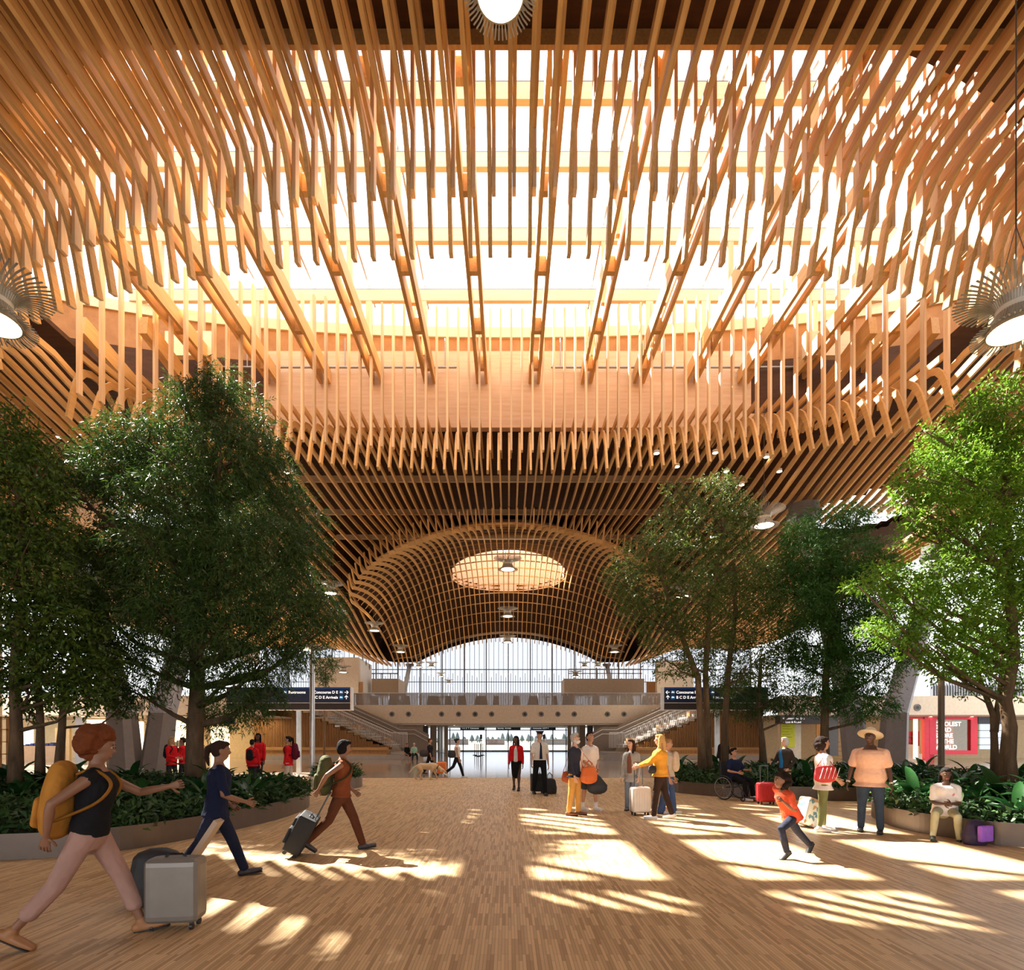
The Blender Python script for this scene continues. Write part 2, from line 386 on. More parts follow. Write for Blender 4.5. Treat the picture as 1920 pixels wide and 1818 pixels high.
mb = grid_deck(dk2, list(np.arange(-27, 27.01, .27)), list(np.arange(33, 61.3, .27)), lambda x, y: ((x/D2[2])**2+((y-D2[1])/D2[3])**2 < 1) or (abs(x) > RIMA-.1) or (y < 44 and (abs(x) > RIMA-.1 or y < rim_y(x)+8)), DECK); struct('ceiling', mb, DECK)
mb = MB(); n = 48; vs = []
for k in range(n):
    a = 2*math.pi*k/n; x, y = D2[2]*1.02*math.cos(a), D2[1]+D2[3]*1.02*math.sin(a); z = dk2(x, y)
    vs += [(x, y, z-.12), (x, y, 19.6)]
mb.add(vs, [(2*k, 2*k+1, 2*((k+1)%n)+1, 2*((k+1)%n)) for k in range(n)]); struct('trim_1', mb, CLT, label='pale curved upstand lining the round skylight of the far dome')
for sx in (-1, 1):
    mb = MB(); inn = [(16.7*math.sin(q*math.pi/2/24), 18.7-7.5*math.cos(q*math.pi/2/24)) for q in range(25)]+[(16.7, 26.6)]; vs = []
    for i, (x, y) in enumerate(inn):
        o_ = (x, 11.9) if x < 12 and y < 18.7 else (27, y) if y > 15 else (27, 11.9)
        vs += [(sx*x, y, 16.62), (sx*o_[0], o_[1], 16.62), (sx*x, y, 16.8), (sx*o_[0], o_[1], 16.8)]
    mb.add(vs, [f for i in range(len(inn)-1) for f in ((4*i, 4*i+1, 4*i+5, 4*i+4), (4*i+2, 4*i+6, 4*i+7, 4*i+3), (4*i, 4*i+4, 4*i+6, 4*i+2))]); struct('ceiling', mb, DECK)
# ---- opening edge beam, girder face, plywood upstand
mb = MB(); mb.box((-27,11.85,16.25),(27,11.95,16.59)); tag(obj('edge_beam', mb, FIR), 'straight timber edge beam across the near side of the rooflight, below the dark deck', 'beam')
mb = MB(); mb.box((-12.2,26.0,15.95),(12.2,26.35,19.5)); tag(obj('timber_girder', mb, CLT), 'deep pale laminated timber girder behind the battens on the far side', 'beam')
RA, RB, RN = 26.0, 7.9, 2.2
def sup(a, A, B, n=RN):
    c, s = math.cos(a), math.sin(a)
    return A*math.copysign(abs(c)**(2/n), c), OC+B*math.copysign(abs(s)**(2/n), s)
mb = MB(); mf = MB(); n = 120; vs = []; v2 = []
for k in range(n):
    a = 2*math.pi*k/n; x, y = sup(a, RA, RB); y = max(y, 12.3); vs += [(x, y, 19.0), (x, y, 20.55)]
    x1, y1 = sup(a, RA+.25, RB+.25); y1 = max(y1, 12.2); x2, y2 = sup(a, RA-.1, RB-.1); y2 = max(y2, 12.35)
    v2 += [(x1, y1, 20.5), (x1, y1, 21.0), (x2, y2, 20.98), (x2, y2, 20.5)]
ks = [k for k in range(n) if not (abs(vs[2*k][1]-12.3) < .01 and abs(vs[2*((k+1)%n)][1]-12.3) < .01)]
mb.add(vs, [(2*k, 2*((k+1)%n), 2*((k+1)%n)+1, 2*k+1) for k in ks]); struct('wall_rooflight', mb, PLY); ml = MB(); ml.add([(x, y, 16.6 if z < 20 else 19.0) for x, y, z in vs], mb.f); struct('wall_rooflight', ml, DECK)  # lower ring band in dark deck colour stands in for the unlit void
for k in range(n):
    k2 = (k+1)%n
    for q in range(4): q2 = (q+1)%4; mf.f.append((4*k+q, 4*k2+q, 4*k2+q2, 4*k+q2)); mf.m.append(0)
mf.v = v2; tag(obj('curb_ring', mf, FIRX), 'pale curved timber curb around the top of the rooflight', 'beam')
# near side upstand between deck and roof
mb = MB(); mb.box((-26.4,12.0,17.2),(26.4,12.2,20.9)); struct('wall_rooflight', mb, PLY)
# roof plate added outside the opening so sun enters only through it
mb = MB(); vs = []
for k in range(n):
    a = 2*math.pi*k/n; x, y = sup(a, RA, RB); y = max(y, 12.2); d = max(abs(x)/27, abs(y-OC)/9.2)
    c, s = math.cos(a), math.sin(a); q = max(abs(c)/29, abs(s)/10.5) ; vs += [(x, y, 21.02), (c/q, OC+s/q, 21.02)]
mb.add(vs, [(2*k, 2*k+1, 2*((k+1)%n)+1, 2*((k+1)%n)) for k in range(n)]); struct('ceiling', mb, DECK)
mb = MB(); mb.box((-27.2,8,17.2),(-27,30,21)); mb.box((27,8,17.2),(27.2,30,21)); mb.box((-27,29,18.3),(27,29.2,21)); struct('wall_roof_sides', mb, DECK)
# ---- paired rafters, cross beams and posts in the rooflight
for i in range(-7, 7):
    xc = 1.2+2.42*i
    if xc < -15.5 or xc > 15.9: continue
    yend = min(25.95, OC+RB*(1-(abs(xc)/RA)**RN)**(1/RN)-.1)
    r = thing('paired_rafter', 'twin timber rafter crossing the rooflight towards the deep girder', 'beam', (xc, 12.3, 17.95), 0, 'twin rafters crossing the oval rooflight')
    for s in (-1, 1):
        mb = MB(); mb.box((s*.20-.065, 0, 0), (s*.20+.065, yend-12.3, .62)); obj('rafter', mb, FIR, r)
    for q in (1.6, 4.5, 7.4, 10.3, 12.6):
        if q < yend-12.6:
            mb = MB(); mb.box((-.132, q, .02), (.132, q+.2, .56)); obj('spacer_block', mb, FIR, r)
BM = [(25.0,21.25),(22.0,21.25),(19.0,21.1),(16.2,20.2),(13.8,19.6)]
for i, (Y, z) in enumerate(BM):
    xm = RA*(1-(abs(Y-OC)/RB)**RN)**(1/RN)-.1 if Y > 15 else 14.5
    t = thing('skylight_beam', ('first','second','third','fourth','fifth')[i]+' of the light cross beams under the glass of the oval rooflight, counted from the far end', 'beam', (0, Y, z))
    mb = MB(); mb.box((-xm, -.10, -.26), (xm, .10, .24)); obj('beam', mb, FIRX, t)
    mb = MB(); mb.box((-xm, -.11, .25), (xm, .11, .36)); obj('gutter', mb, SILVER, t)
    for s in (-1, 1):
        for q in range(5):
            X = s*(3.75+2.48*q)
            if X < xm-.3 and X > -xm+.3 and Y > 15.5 and abs(X) < 15:
                mb = MB(); mb.box((X-.11, -.09, 18.58-z), (X+.11, .09, -.262)); obj('post', mb, FIRZ, t)
for i in range(-6, 7):
    X = (3.75+2.48*(abs(i)-1))*(1 if i > 0 else -1) if i else 0
    if i == 0 or abs(X) > 16: continue
    y1 = OC+RB*(1-(abs(X)/RA)**RN)**(1/RN)-.2; mb = MB()
    for (a, za), (b, zb) in zip([(y1, 21.45)]+BM, BM):
        if b < a: mb.bar((X, min(a, y1), za+.55 if za < 21.4 else za+.3), (X, b, zb+.55), .07, .12)
    tag(obj('glazing_bar', mb, SILVER), 'thin metal glazing bar running along the rooflight glass', 'glazing bar', 'glazing bars of the oval rooflight')
# conduit pipe in front of the girder
mb = MB()
for a, b in ((-14,-2.4),(2.0,14)): mb.loft([(a,25.7,18.55),(b,25.7,18.55)], [.05,.05], 8)
for X in (-12,-7.5,-2.9,2.4,7.2,12): mb.loft([(X,25.75,18.6),(X,25.75,19.9)], [.03,.03], 6)
tag(obj('conduit_pipe', mb, GREY, smooth=True), 'thin grey pipe running in front of the timber girder', 'pipe')
for s in (-1, 1):
    mb = MB(); mb.box((s*13.9-1.0, 24.3, 18.15), (s*13.9+1.0, 24.6, 19.2)); tag(obj('timber_block', mb, FIRX), ('left' if s < 0 else 'right')+' short laminated timber block high up beside the rooflight', 'beam')
# big inclined framing in the dark gaps beside the girder
for s in (-1, 1):
    for q in range(4):
        mb = MB(); x = s*(14.0+2.4*q); mb.bar((x, 21.5, 17.4), (x, 27.5, 16.6), .3, .7)
        tag(obj('roof_joist', mb, FIR), ('left' if s < 0 else 'right')+'-hand roof joist in the dark gap beside the timber girder', 'beam', ('left' if s < 0 else 'right')+' roof joists beside the girder')
# ---- end walls / facade
mb = MB(); mb.box((-27.4,-9,0),(-27.1,30,17.5)); mb.box((-27.4,30,9.5),(-27.1,61,17)); struct('wall_left', mb, BEIGE2)  # opaque side wall added to keep the sun off the left floor
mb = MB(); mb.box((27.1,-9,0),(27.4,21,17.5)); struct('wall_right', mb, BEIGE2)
mb = MB(); mb.box((-27.4,-9.3,5.2),(27.4,-9,17.5)); struct('wall_back_blocker', mb, BEIGE2)  # unseen rear wall added to cut fill light, open foot lets some in
mb = MB(); vs = []
xs_ = list(np.arange(-27, 27.1, .5))
for x in xs_: vs += [(x, 61.25, win_z(x)+.55), (x, 61.25, 18)]
mb.add(vs, [(2*i, 2*i+2, 2*i+3, 2*i+1) for i in range(len(xs_)-1)]); struct('wall_front', mb, DECK)
# ================================================================ HALL BEYOND
# big arched window (facade at Y=60)
FY = 60.4
mb = MB(); mb.box((-26,FY-.02,4.4),(26,FY,12.2)); struct('window_1', mb, FRITG)
mb = MB()
MX = [-2.37*k for k in range(-11, 12)]
for x in MX: mb.box((x-.05, FY-.25, 4.2), (x+.05, FY-.03, win_z(x)+.6))
for z in (8.8,): mb.box((-26, FY-.2, z-.04), (26, FY-.04, z+.04))
struct('trim_2', mb, mat('mullion', (.10,.12,.15), .5))
mb = MB()
FR = mat('frit_line', (.33,.37,.45), .7)
for i in range(-100, 101):
    x = i*.26; h = win_z(x)+.5 if i % 2 == 0 else 8.2+.25*math.sin(i*2.1)
    mb.box((x-.022, FY+.02, 4.4), (x+.022, FY+.05, h))
struct('trim_3', mb, FR)
mb = MB(); mb.box((-26, FY+.02, 7.45), (26, FY+.05, 7.52)); struct('trim_4', mb, FR)
# ground-level glass doors
mb = MB(); mb.box((-26,FY-.02,0),(26,FY,2.95)); struct('window_2', mb, DOORG)
mb = MB()
for px in (843, 868, 911, 953, 995, 1037, 1062):
    x = PX(px, 60); mb.box((x-.05, FY-.2, 0), (x+.05, FY-.03, 2.95))
mb.box((-8, FY-.2, .0), (8, FY-.03, .12)); mb.box((-8, FY-.18, 2.25), (8, FY-.04, 2.33)); struct('trim_5', mb, mat('mullion', (.1,.12,.15), .5))
# mezzanine slab over the central recess, front at Y=44
mb = MB(); mb.box((-16.6,44,2.62),(16.6,FY,4.08)); struct('trim_mezzanine', mb, BEIGE)
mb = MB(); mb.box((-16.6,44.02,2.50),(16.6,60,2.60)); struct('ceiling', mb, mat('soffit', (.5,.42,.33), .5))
# vents on the mezzanine front
def vent(x, Y, z, r, label, group=None):
    t = thing('round_vent', label, 'vent', (x, Y, z), 0, group)
    prof = [(r,0),(r,.03),(r*.86,.05),(r*.80,.02),(r*.62,.0),(r*.58,.035),(r*.42,.035),(r*.40,.0)]
    for nm, pf, m_ in (('outer_ring', prof[:4], GREY), ('inner_ring', [(r*.80,.02),(r*.66,.01),(r*.6,.04),(r*.45,.04),(r*.42,.02)], mat('vent_grey',(.22,.19,.16),.5)), ('nozzle', [(r*.42,.045),(r*.2,.05),(.0005,.05)], BLACK)):
        mb = MB(); mb.lathe(pf, 20); mb.v = [(a, -c, b) for a, b, c in mb.v]; obj(nm, mb, m_, t, smooth=True)
    return t
v0 = None
for px in (735, 766, 828, 860, 891, 922, 984, 1015, 1046, 1077, 1139, 1170):
    lb = 'small round air vent in the row along the beige mezzanine front'
    if v0 is None: v0 = vent(PX(px, 44), 44, CH+(HY-1338.5)*44/F, .21, lb, 'round vents along the mezzanine front')
    else: dup(v0, (PX(px, 44), 44, CH+(HY-1338.5)*44/F))
# smoky glass balustrade in panes
for i in range(14):
    x0 = -16.4+i*2.34; t = MB(); t.box((x0+.01, 44.05, 4.08), (x0+2.32, 44.08, 5.0))
    tag(obj('balustrade_pane', t, SMOKE), 'smoky glass pane of the mezzanine balustrade', 'glass balustrade', 'glass balustrade panes')
mb = MB(); mb.box((-16.4,44.03,5.0),(16.4,44.10,5.05)); tag(obj('handrail', mb, SILVER), 'thin metal rail on top of the smoky glass balustrade', 'handrail')
# booth dividers and tables on the mezzanine
DIV = mat('booth_divider', (.20,.165,.135), .7)
for i, px in enumerate((700, 738, 762, 812, 840, 866, 902, 930, 968, 1000, 1040, 1066, 1118, 1150, 1176, 1212)):
    x = PX(px, 46); mb = MB(); h = .86; w1 = (.55,.75,.42,.9,.5,.6,.95,.45)[i%8]
    mb.add([(x-w1*.62,46,4.08),(x+w1*.62,46,4.08),(x+w1*.45,46,4.08+h),(x-w1*.45,46,4.08+h),(x-w1*.62,46.5,4.08),(x+w1*.62,46.5,4.08),(x+w1*.45,46.5,4.08+h),(x-w1*.45,46.5,4.08+h)], [(0,1,2,3),(5,4,7,6),(1,5,6,2),(4,0,3,7),(3,2,6,7),(0,4,5,1)])
    tag(obj('booth_divider', mb, DIV), 'tapered brown booth back behind the glass balustrade', 'booth back', 'booth backs on the mezzanine')
for i, px in enumerate((717, 790, 826, 853, 1024, 1076, 1104, 1140, 1224)):
    x = PX(px, 45.5); t = thing('cafe_table', 'small pale cafe table behind the glass balustrade', 'table', (x, 45.4, 4.08), 0, 'cafe tables on the mezzanine')
    mb = MB(); mb.box((-.35,-.25,.70),(.35,.25,.74)); obj('tabletop', mb, WHITE, t)
    mb = MB(); mb.loft([(0,0,.02),(0,0,.7)], [.05,.05], 8, rnd=False); mb.lathe([(.2,0),(.2,.02),(.04,.04)], 12); obj('pedestal', mb, WHITE, t)
# upper blocks beside the window
def block(px0, px1, py0, py1, Y, D, m_, label, cat='wall panel', name='upper_wall'):
    a = P(px0, py1, Y); b = P(px1, py0, Y); mb = MB(); mb.box((a.x, Y, a.z), (b.x, Y+D, b.z)); return tag(obj(name, mb, m_), label, cat)
block(588, 672, 1232, 1300, 46, .6, BEIGE, 'tall plain beige wall behind the left direction sign', name='upper_wall')
mb = MB(); a = P(672, 1300, 46); b = P(672, 1232, 46)
mb.add([(a.x,46,4.1),(PX(697,52),52,4.1),(PX(697,52),52,P(0,1247,52).z),(a.x,46,b.z),(a.x-.2,46,4.1),(PX(697,52)-.2,52,4.1),(PX(697,52)-.2,52,P(0,1247,52).z),(a.x-.2,46,b.z)], [(0,1,2,3),(7,6,5,4),(3,2,6,7)])
t = tag(obj('upper_wall', mb, WHITE), 'white side wall with round portholes at the left end of the mezzanine', 'wall panel')
for q in range(3):
    f_ = .25+.27*q; x = a.x+(PX(697,52)-a.x)*f_; y = 46+6*f_; mb = MB(); mb.disc((0,0,0), .22, 14); mb.v = [(.02+p[0]*.55, p[1]*.85, p[0]) if False else (.03, p[0], p[1]*1.3) for p in mb.v]
    d = obj('porthole', mb, DGREY, t, loc=(x+.01, y, 8.3-.2*q))
mb = MB(); mb.box((PX(672,46)+.02,46.1,4.1),(PX(679,46),46.3,6.1)); tag(obj('open_door', mb, SLAT), 'orange wood door at the corner of the white porthole wall', 'door')
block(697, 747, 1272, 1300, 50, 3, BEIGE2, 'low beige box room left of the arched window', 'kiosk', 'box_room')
mb = MB(); z1 = P(0,1262,50).z
for px in (700, 716, 732, 746): x = PX(px,50); mb.box((x-.04,50,P(0,1272,50).z),(x+.04,50.08,z1))
mb.box((PX(697,50),50,z1-.06),(PX(747,50),50.08,z1+.04)); tag(obj('roof_railing', mb, GREY), 'plain grey railing on top of the left box room', 'railing')
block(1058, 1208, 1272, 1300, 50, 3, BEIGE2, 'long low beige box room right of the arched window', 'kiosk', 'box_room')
mb = MB()
for i in range(11):
    x = PX(1066+i*13.5, 50); mb.box((x-.035,50,P(0,1272,50).z),(x+.035,50.07,P(0,1254,50).z))
for py in (1254, 1262): z = P(0,py,50).z; mb.box((PX(1066,50),50,z-.04),(PX(1204,50),50.07,z+.03))
tag(obj('roof_railing', mb, mat('rust_rail',(.34,.22,.16),.5)), 'brown two-rail railing on top of the right box room', 'railing')
block(1232, 1300, 1238, 1300, 46, .6, BEIGE, 'tall plain beige wall behind the right direction sign', name='upper_wall')
mb = MB(); mb.box((PX(1208,48),47,4.1),(PX(1231,48),47.3,6.2)); tag(obj('timber_screen', mb, SLAT), 'brown timber and dark glass screen at the right end of the mezzanine', 'screen')
# side walls under the mezzanine
for s, (a, b), nm in ((-1,(640,792),'left'),(1,(1114,1262),'right')):
    mb = MB(); mb.box((PX(a,47),47,0),(PX(b,47),47.3,2.5)); struct('wall_'+nm+'_recess', mb, BEIGE)
for i, (px, w_, m_) in enumerate(((797,.45,DGREY),(812,.5,BEIGE2),(836,.28,BEIGE2),(1068,.28,BEIGE2),(1092,.5,BEIGE2),(1107,.45,DGREY))):
    x = PX(px, 48); mb = MB(); mb.box((x-w_/2,48,0),(x+w_/2,48.5,2.5)); tag(obj('portal_pier', mb, m_), ('outermost','middle','innermost','innermost','middle','outermost')[i]+' square pier on the '+('left' if i < 3 else 'right')+' side of the glazed exit', 'column')
for i, px in enumerate((822, 828, 1076, 1084)):
    x = PX(px, 52); mb = MB(); mb.box((x-.09,52,0),(x+.09,53.5,2.5)); tag(obj('door_frame', mb, SILVER), 'bright metal door fin on the '+('left' if i < 2 else 'right')+' side of the glazed exit, '+('outer' if i in (0,3) else 'inner')+' one', 'door frame')
# hanging dark signs in the exit
for i, (a, b) in enumerate(((863,909),(930,976),(996,1042))):
    t = thing('hanging_sign', ('left','middle','right')[i]+' dark hanging sign above the glazed exit', 'sign', (PX((a+b)/2,55), 55, P(0,1368,55).z))
    w_ = PX(b,55)-PX(a,55); mb = MB(); mb.box((-w_/2,0,0),(w_/2,.15,.36)); obj('panel', mb, mat('dark_sign',(.05,.06,.08),.5), t)
    text(('< A  E  T  Concourse','Security  Arrivals','Concourse  A E T >')[i], .19, (-w_/2+.15,-.01,.10), LET, t)
    mb = MB(); mb.box((-w_/2+.2,.05,.36),(-w_/2+.24,.09,.62)); mb.box((w_/2-.24,.05,.36),(w_/2-.2,.09,.62)); obj('hanger', mb, DGREY, t)
for i, px in enumerate((902, 1020)):
    t = thing('monitor_post', ('left','right')[i]+' small dark screen on a slim post in front of the glass doors', 'screen', (PX(px,56), 56, 0))
    mb = MB(); mb.box((-.03,0,0),(.03,.05,1.5)); obj('post', mb, GREY, t); mb = MB(); mb.box((-.11,-.03,1.35),(.11,.05,1.8)); obj('screen', mb, BLACK, t)
for q, (px, Y) in enumerate(((890,48),(894,46),(897,45),(901,46.5),(905,48))):
    t = thing('queue_post', 'black queue barrier post on the shiny floor before the exit', 'post', (PX(px,Y),Y,0), 0, 'queue posts before the exit')
    mb = MB(); mb.lathe([(.0,0),(.17,0),(.17,.03),(.03,.05),(.03,.95),(.05,.97),(.0,1.0)], 12); obj('pole', mb, BLACK, t, smooth=True)
# outside: apron, treeline, hills
mb = MB(); mb.add([(-400,61.2,-3),(400,61.2,-3),(400,900,-3),(-400,900,-3)], [(0,1,2,3)]); struct('floor_outside', mb, mat('apron', (.40,.35,.27), .9))
for q in range(34):
    x = -60+q*3.7+random.uniform(-1,1); y = 420+random.uniform(-30,30); mb = MB(); h = random.uniform(3,8)
    mb.lathe([(0.3,0),(.35,1),(2.2,1.3),(1.6,h*.5),(.9,h*.8),(.05,h)], 7)
    o = obj('distant_tree', mb, mat('hazy_green',(.10,.13,.125),.9), loc=(x,y,-3), smooth=True); tag(o, 'tiny hazy tree on the horizon outside the glass doors', 'tree', 'distant trees outside')
for q, (x, w_, m_) in enumerate(((-38,16,(.24,.2,.19)),(-12,10,(.21,.15,.13)),(14,18,(.25,.22,.2)),(36,9,(.2,.16,.14)))):
    mb = MB(); mb.box((x,300,-3),(x+w_,310,-.2)); mb.prism([(x,299.5),(x+w_,299.5),(x+w_,310.5),(x,310.5)], -.2, .1)
    tag(obj('distant_hangar', mb, mat('hangar%d'%q, m_, .9)), ('leftmost','second from left','third from left','rightmost')[q]+' low pale hangar on the airfield outside', 'building')
# ---- side wings with shops, front at Y=34
for s, nm in ((-1,'left'),(1,'right')):
    xa, xb = (-45,-15.2) if s < 0 else (16.6,45)
    mb = MB(); mb.box((xa,34,2.92),(xb,34.5,4.08)); mb.box((xa,34.5,3.6),(xb,44,4.0)); struct('wall_'+nm+'_wing', mb, BEIGE)
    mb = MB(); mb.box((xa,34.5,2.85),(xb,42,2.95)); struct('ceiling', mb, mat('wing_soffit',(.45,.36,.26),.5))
    mb = MB(); mb.box((xa,41.8,0),(xb,42,2.9)); struct('wall_'+nm+'_shop', mb, mat('warm_shop_wall',(.70,.54,.32),.7))
vent(PX(1720,34), 34, P(0,1326,34).z, .22, 'round air vent on the beige band above the red shop')
vent(PX(1558,34), 34, P(0,1325,34).z, .22, 'round air vent on the beige band right of the slatted timber wall')
vent(PX(262,34), 34, P(0,1327,34).z, .22, 'round air vent on the beige band left of the big leaning columns')
for i, (x, y, e) in enumerate(((-27,38,90),(-21,38,90),(-17,38,60),(21,38,60),(26.5,38,90),(30,38,50),(-33,38,70))):
    d = bpy.data.lights.new('shop_light', 'AREA'); d.size = 2.2; d.energy = e*(.5 if x < 0 else .28); d.color = (1,.78,.48); o = bpy.data.objects.new('shop_light', d); C.objects.link(o); o.location = (x,y,2.8)
# downlights in the soffit front
for i, px in enumerate((155, 1745, 1822, 1660)):
    t = MB(); t.disc((0,0,0), .09, 14); o = obj('soffit_light', t, LAMPE, loc=(PX(px,35),35,2.84)); tag(o, 'small round light under the edge of the '+('left wing' if i == 0 else 'right wing, '+('above the red shop window','right of the red shop window','left of the red shop')[i-1]), 'light')
for i, px in enumerate((723, 798, 852, 1099, 1177)):
    t = MB(); t.disc((0,0,0), .07, 12); o = obj('soffit_light', t, LAMPE, loc=(PX(px,45),45,2.49)); tag(o, 'small round light under the mezzanine edge', 'light', 'lights under the mezzanine edge')
# card shop
Y = 35.0
RED = mat('shop_red', (.75,.02,.05), .5)
t = thing('shop_window', 'shop window in a thick red frame with pale slogan lettering', 'shop window', (PX(1788,Y), Y, 0))
x0, x1 = PX(1743,Y)-PX(1788,Y), PX(1833,Y)-PX(1788,Y); z0, z1 = P(0,1414,Y).z, P(0,1342,Y).z; b = .42
mb = MB(); mb.box((x0,0,z0),(x0+b,.3,z1)); mb.box((x1-b,0,z0),(x1,.3,z1)); mb.box((x0+b,0,z0),(x1-b,.3,z0+.25)); mb.box((x0+b,0,z1-.22),(x1-b,.3,z1)); obj('red_frame', mb, RED, t)
mb = MB(); mb.box((x0+b,.12,z0+.25),(x1-b,.14,z1-.22)); obj('pane', mb, GLASS, t)
mb = MB(); mb.box((x0+b,1.4,z0),(x1-b,1.45,z1)); obj('backdrop', mb, mat('shop_back',(.45,.20,.10),.6,emit=(1,.45,.2),es=.10), t)
text('COOLEST\nCARD\nSTORE\nIN THE\nWORLD', .37, (x0+.42,.10,z1-.62), LET, t, sp=.98, bold=.012)
mb = MB(); xa = PX(1694,Y); xb = PX(1744,Y); mb.box((xb-.35,Y,.1),(xb-.05,Y+.2,2.85)); mb.box((xa-.2,Y+.05,2.7),(xb,Y+.3,2.9)); tag(obj('shop_portal', mb, RED), 'red shop entrance frame left of the slogan window', 'door frame')
mb = MB(); mb.box((PX(1750,Y)-.9,Y+.3,.2),(PX(1750,Y)-.75,Y+.5,2.8)); tag(obj('light_strip', mb, mat('strip',(1,.7,.4),.5,emit=(1,.62,.3),es=2)), 'vertical glowing strip between the red entrance and the slogan window', 'light')
t = thing('card_rack', 'tall red card display wall inside the shop', 'display rack', (PX(1718,40),40.2,0))
mb = MB(); mb.box((-1.6,.2,0),(1.6,.3,2.0)); obj('back_panel', mb, RED, t)
for i in range(6): mb = MB(); mb.box((-1.5+i*.5,0,.35),(-1.46+i*.5,.2,1.95)); obj('divider', mb, mat('rack_brown',(.35,.12,.06),.6), t)
for i in range(4): mb = MB(); mb.box((-1.55,-.02,.45+i*.38),(1.55,.18,.48+i*.38)); obj('shelf', mb, mat('rack_brown',(.35,.12,.06),.6), t)
mb = MB(); mb.box((PX(1694,38),38,0),(PX(1720,38),38.8,1.05)); mb.box((PX(1720,38),38.2,0),(PX(1740,38),38.8,.95)); tag(obj('shop_counter', mb, WHITE), 'white shop counter inside the red entrance', 'counter')
# black gate sign and posters right of the timber wall
t = thing('direction_sign', 'long black direction sign under the right wing edge', 'sign', (PX(1508,33.5),33.5,P(0,1357,33.5).z))
mb = MB(); mb.box((-1.45,0,0),(1.45,.62,.52)); obj('panel', mb, SIGNBROWN, t); text('<  Concourse  D E', .17, (-1.3,-.012,.28), LET, t); text('^  Lost & Found', .17, (-1.3,-.012,.06), LET, t)
mb = MB(); mb.box((PX(1462,34.68),34.66,0),(PX(1490,34.68),34.95,2.86)); tag(obj('shop_pier', mb, BEIGE), 'beige pier carrying the acid yellow poster', 'wall panel')
mb = MB(); mb.box((PX(1465,34.6),34.6,P(0,1400,34.6).z),(PX(1490,34.6),34.65,P(0,1357,34.6).z)); t = tag(obj('yellow_poster', mb, mat('acid_yellow',(.72,.75,.02),.6)), 'acid yellow poster on the wall right of the slatted timber', 'poster')
for i in range(5):
    mb = MB(); mb.box((PX(1467,34.6),34.585,1.55+.17*i),(PX(1485,34.6)-.1*(i%3),34.598,1.58+.17*i)); obj('text_line', mb, mat('olive_ink',(.35,.36,.02),.6), t)
mb = MB(); mb.box((PX(1490,34.7),34.7,0),(PX(1502,34.7),34.75,P(0,1357,34.7).z)); tag(obj('cream_panel', mb, mat('cream',(.75,.66,.48),.6)), 'cream wall panel beside the yellow poster', 'wall panel')
mb = MB(); mb.box((PX(1546,35),35,.4),(PX(1572,35),35.4,P(0,1342,35).z)); tag(obj('roller_grille', mb, DGREY), 'dark ribbed shutter between the posters and the leaning columns', 'shutter')
mb = MB()
for i in range(7): mb.box((PX(1573,37),37+i*.3,.3+.3*i),(PX(1590,37),37.25+i*.3,.36+.3*i))
mb.box((PX(1572,37),39.6,0),(PX(1591,37),39.7,2.7)); tag(obj('timber_steps', mb, SLAT), 'brown timber steps glimpsed between shutter and leaning column', 'steps')
t = thing('gate_sign', 'dark sign band with small figures at the far right shop', 'sign', (PX(1852,36),36,P(0,1357,36).z))
mb = MB(); mb.box((-.6,0,0),(.9,.1,.45)); obj('panel', mb, mat('dark_sign',(.05,.06,.08),.5), t); text('90', .3, (0.15,-.01,.1), LET, t)
mb = MB(); mb.box((PX(1838,40),40,.7),(PX(1890,40),40.1,2.6)); tag(obj('light_wall', mb, mat('cool_light',(.8,.9,1),.5,emit=(.75,.88,1),es=.3)), 'cool white lit wall at the far right shop', 'lit wall')
mb = MB()
for i in range(3): mb.box((PX(1838,39),39,1.0+.5*i),(PX(1890,39),39.3,1.04+.5*i))
tag(obj('wall_shelf', mb, GREY), 'grey shelves before the cool lit wall at the far right', 'shelf')
# dark ribbed structure above right wing
t = MB(); a = P(1748,1303,44); 
for i in range(52):
    x = a.x+i*.21; h = 1.75+ (i*.21)*.13
    t.box((x,44,4.1),(x+.08,44.1,4.1+h))
t.box((a.x,44.15,4.1),(a.x+10.9,44.25,5.8)); tag(obj('ribbed_screen', t, mat('blue_grey_ribs',(.16,.18,.22),.5)), 'blue-grey ribbed wall above the right wing', 'screen')
# left shops
t = thing('display_shelf', 'tall orange-brown open shelf at the far left edge', 'shelf', (PX(14,20.5),20.5,0))
for x in (-.28, .0, .28): mb = MB(); mb.box((x-.035,-.02,0),(x+.035,.05,2.35)); obj('upright', mb, SLAT, t)
for z in (.5,.95,1.4,1.85,2.3): mb = MB(); mb.box((-.28,-.02,z),(.28,.25,z+.035)); obj('shelf', mb, SLAT, t)
mb = MB(); mb.box((PX(40,36),36,0),(PX(105,36),36.8,1.0)); tag(obj('shop_counter', mb, mat('tan_counter',(.42,.28,.16),.6)), 'tan shop counter with blue goods on top at the left', 'counter')
for i in range(6):
    mb = MB(); x = PX(42+i*9.5,36); mb.box((x,36.1,1.0),(x+.28,36.5,1.06+.05*(i%3))); mb.box((x+.05,36.15,1.06+.05*(i%3)),(x+.22,36.4,1.12+.05*(i%3)))
    tag(obj('folded_goods', mb, mat('goods_blue',(.02,.03,.16),.7)), 'small dark blue pile of folded goods on the tan counter', 'goods', 'blue goods on the tan counter')
mb = MB(); mb.box((PX(40,39),39,0.0),(PX(62,39),39.05,2.2)); tag(obj('shop_screen', mb, mat('screen_glow',(.5,.75,.8),.5,emit=(.5,.8,.85),es=1.2)), 'pale turquoise lit panel in the left shop', 'screen')
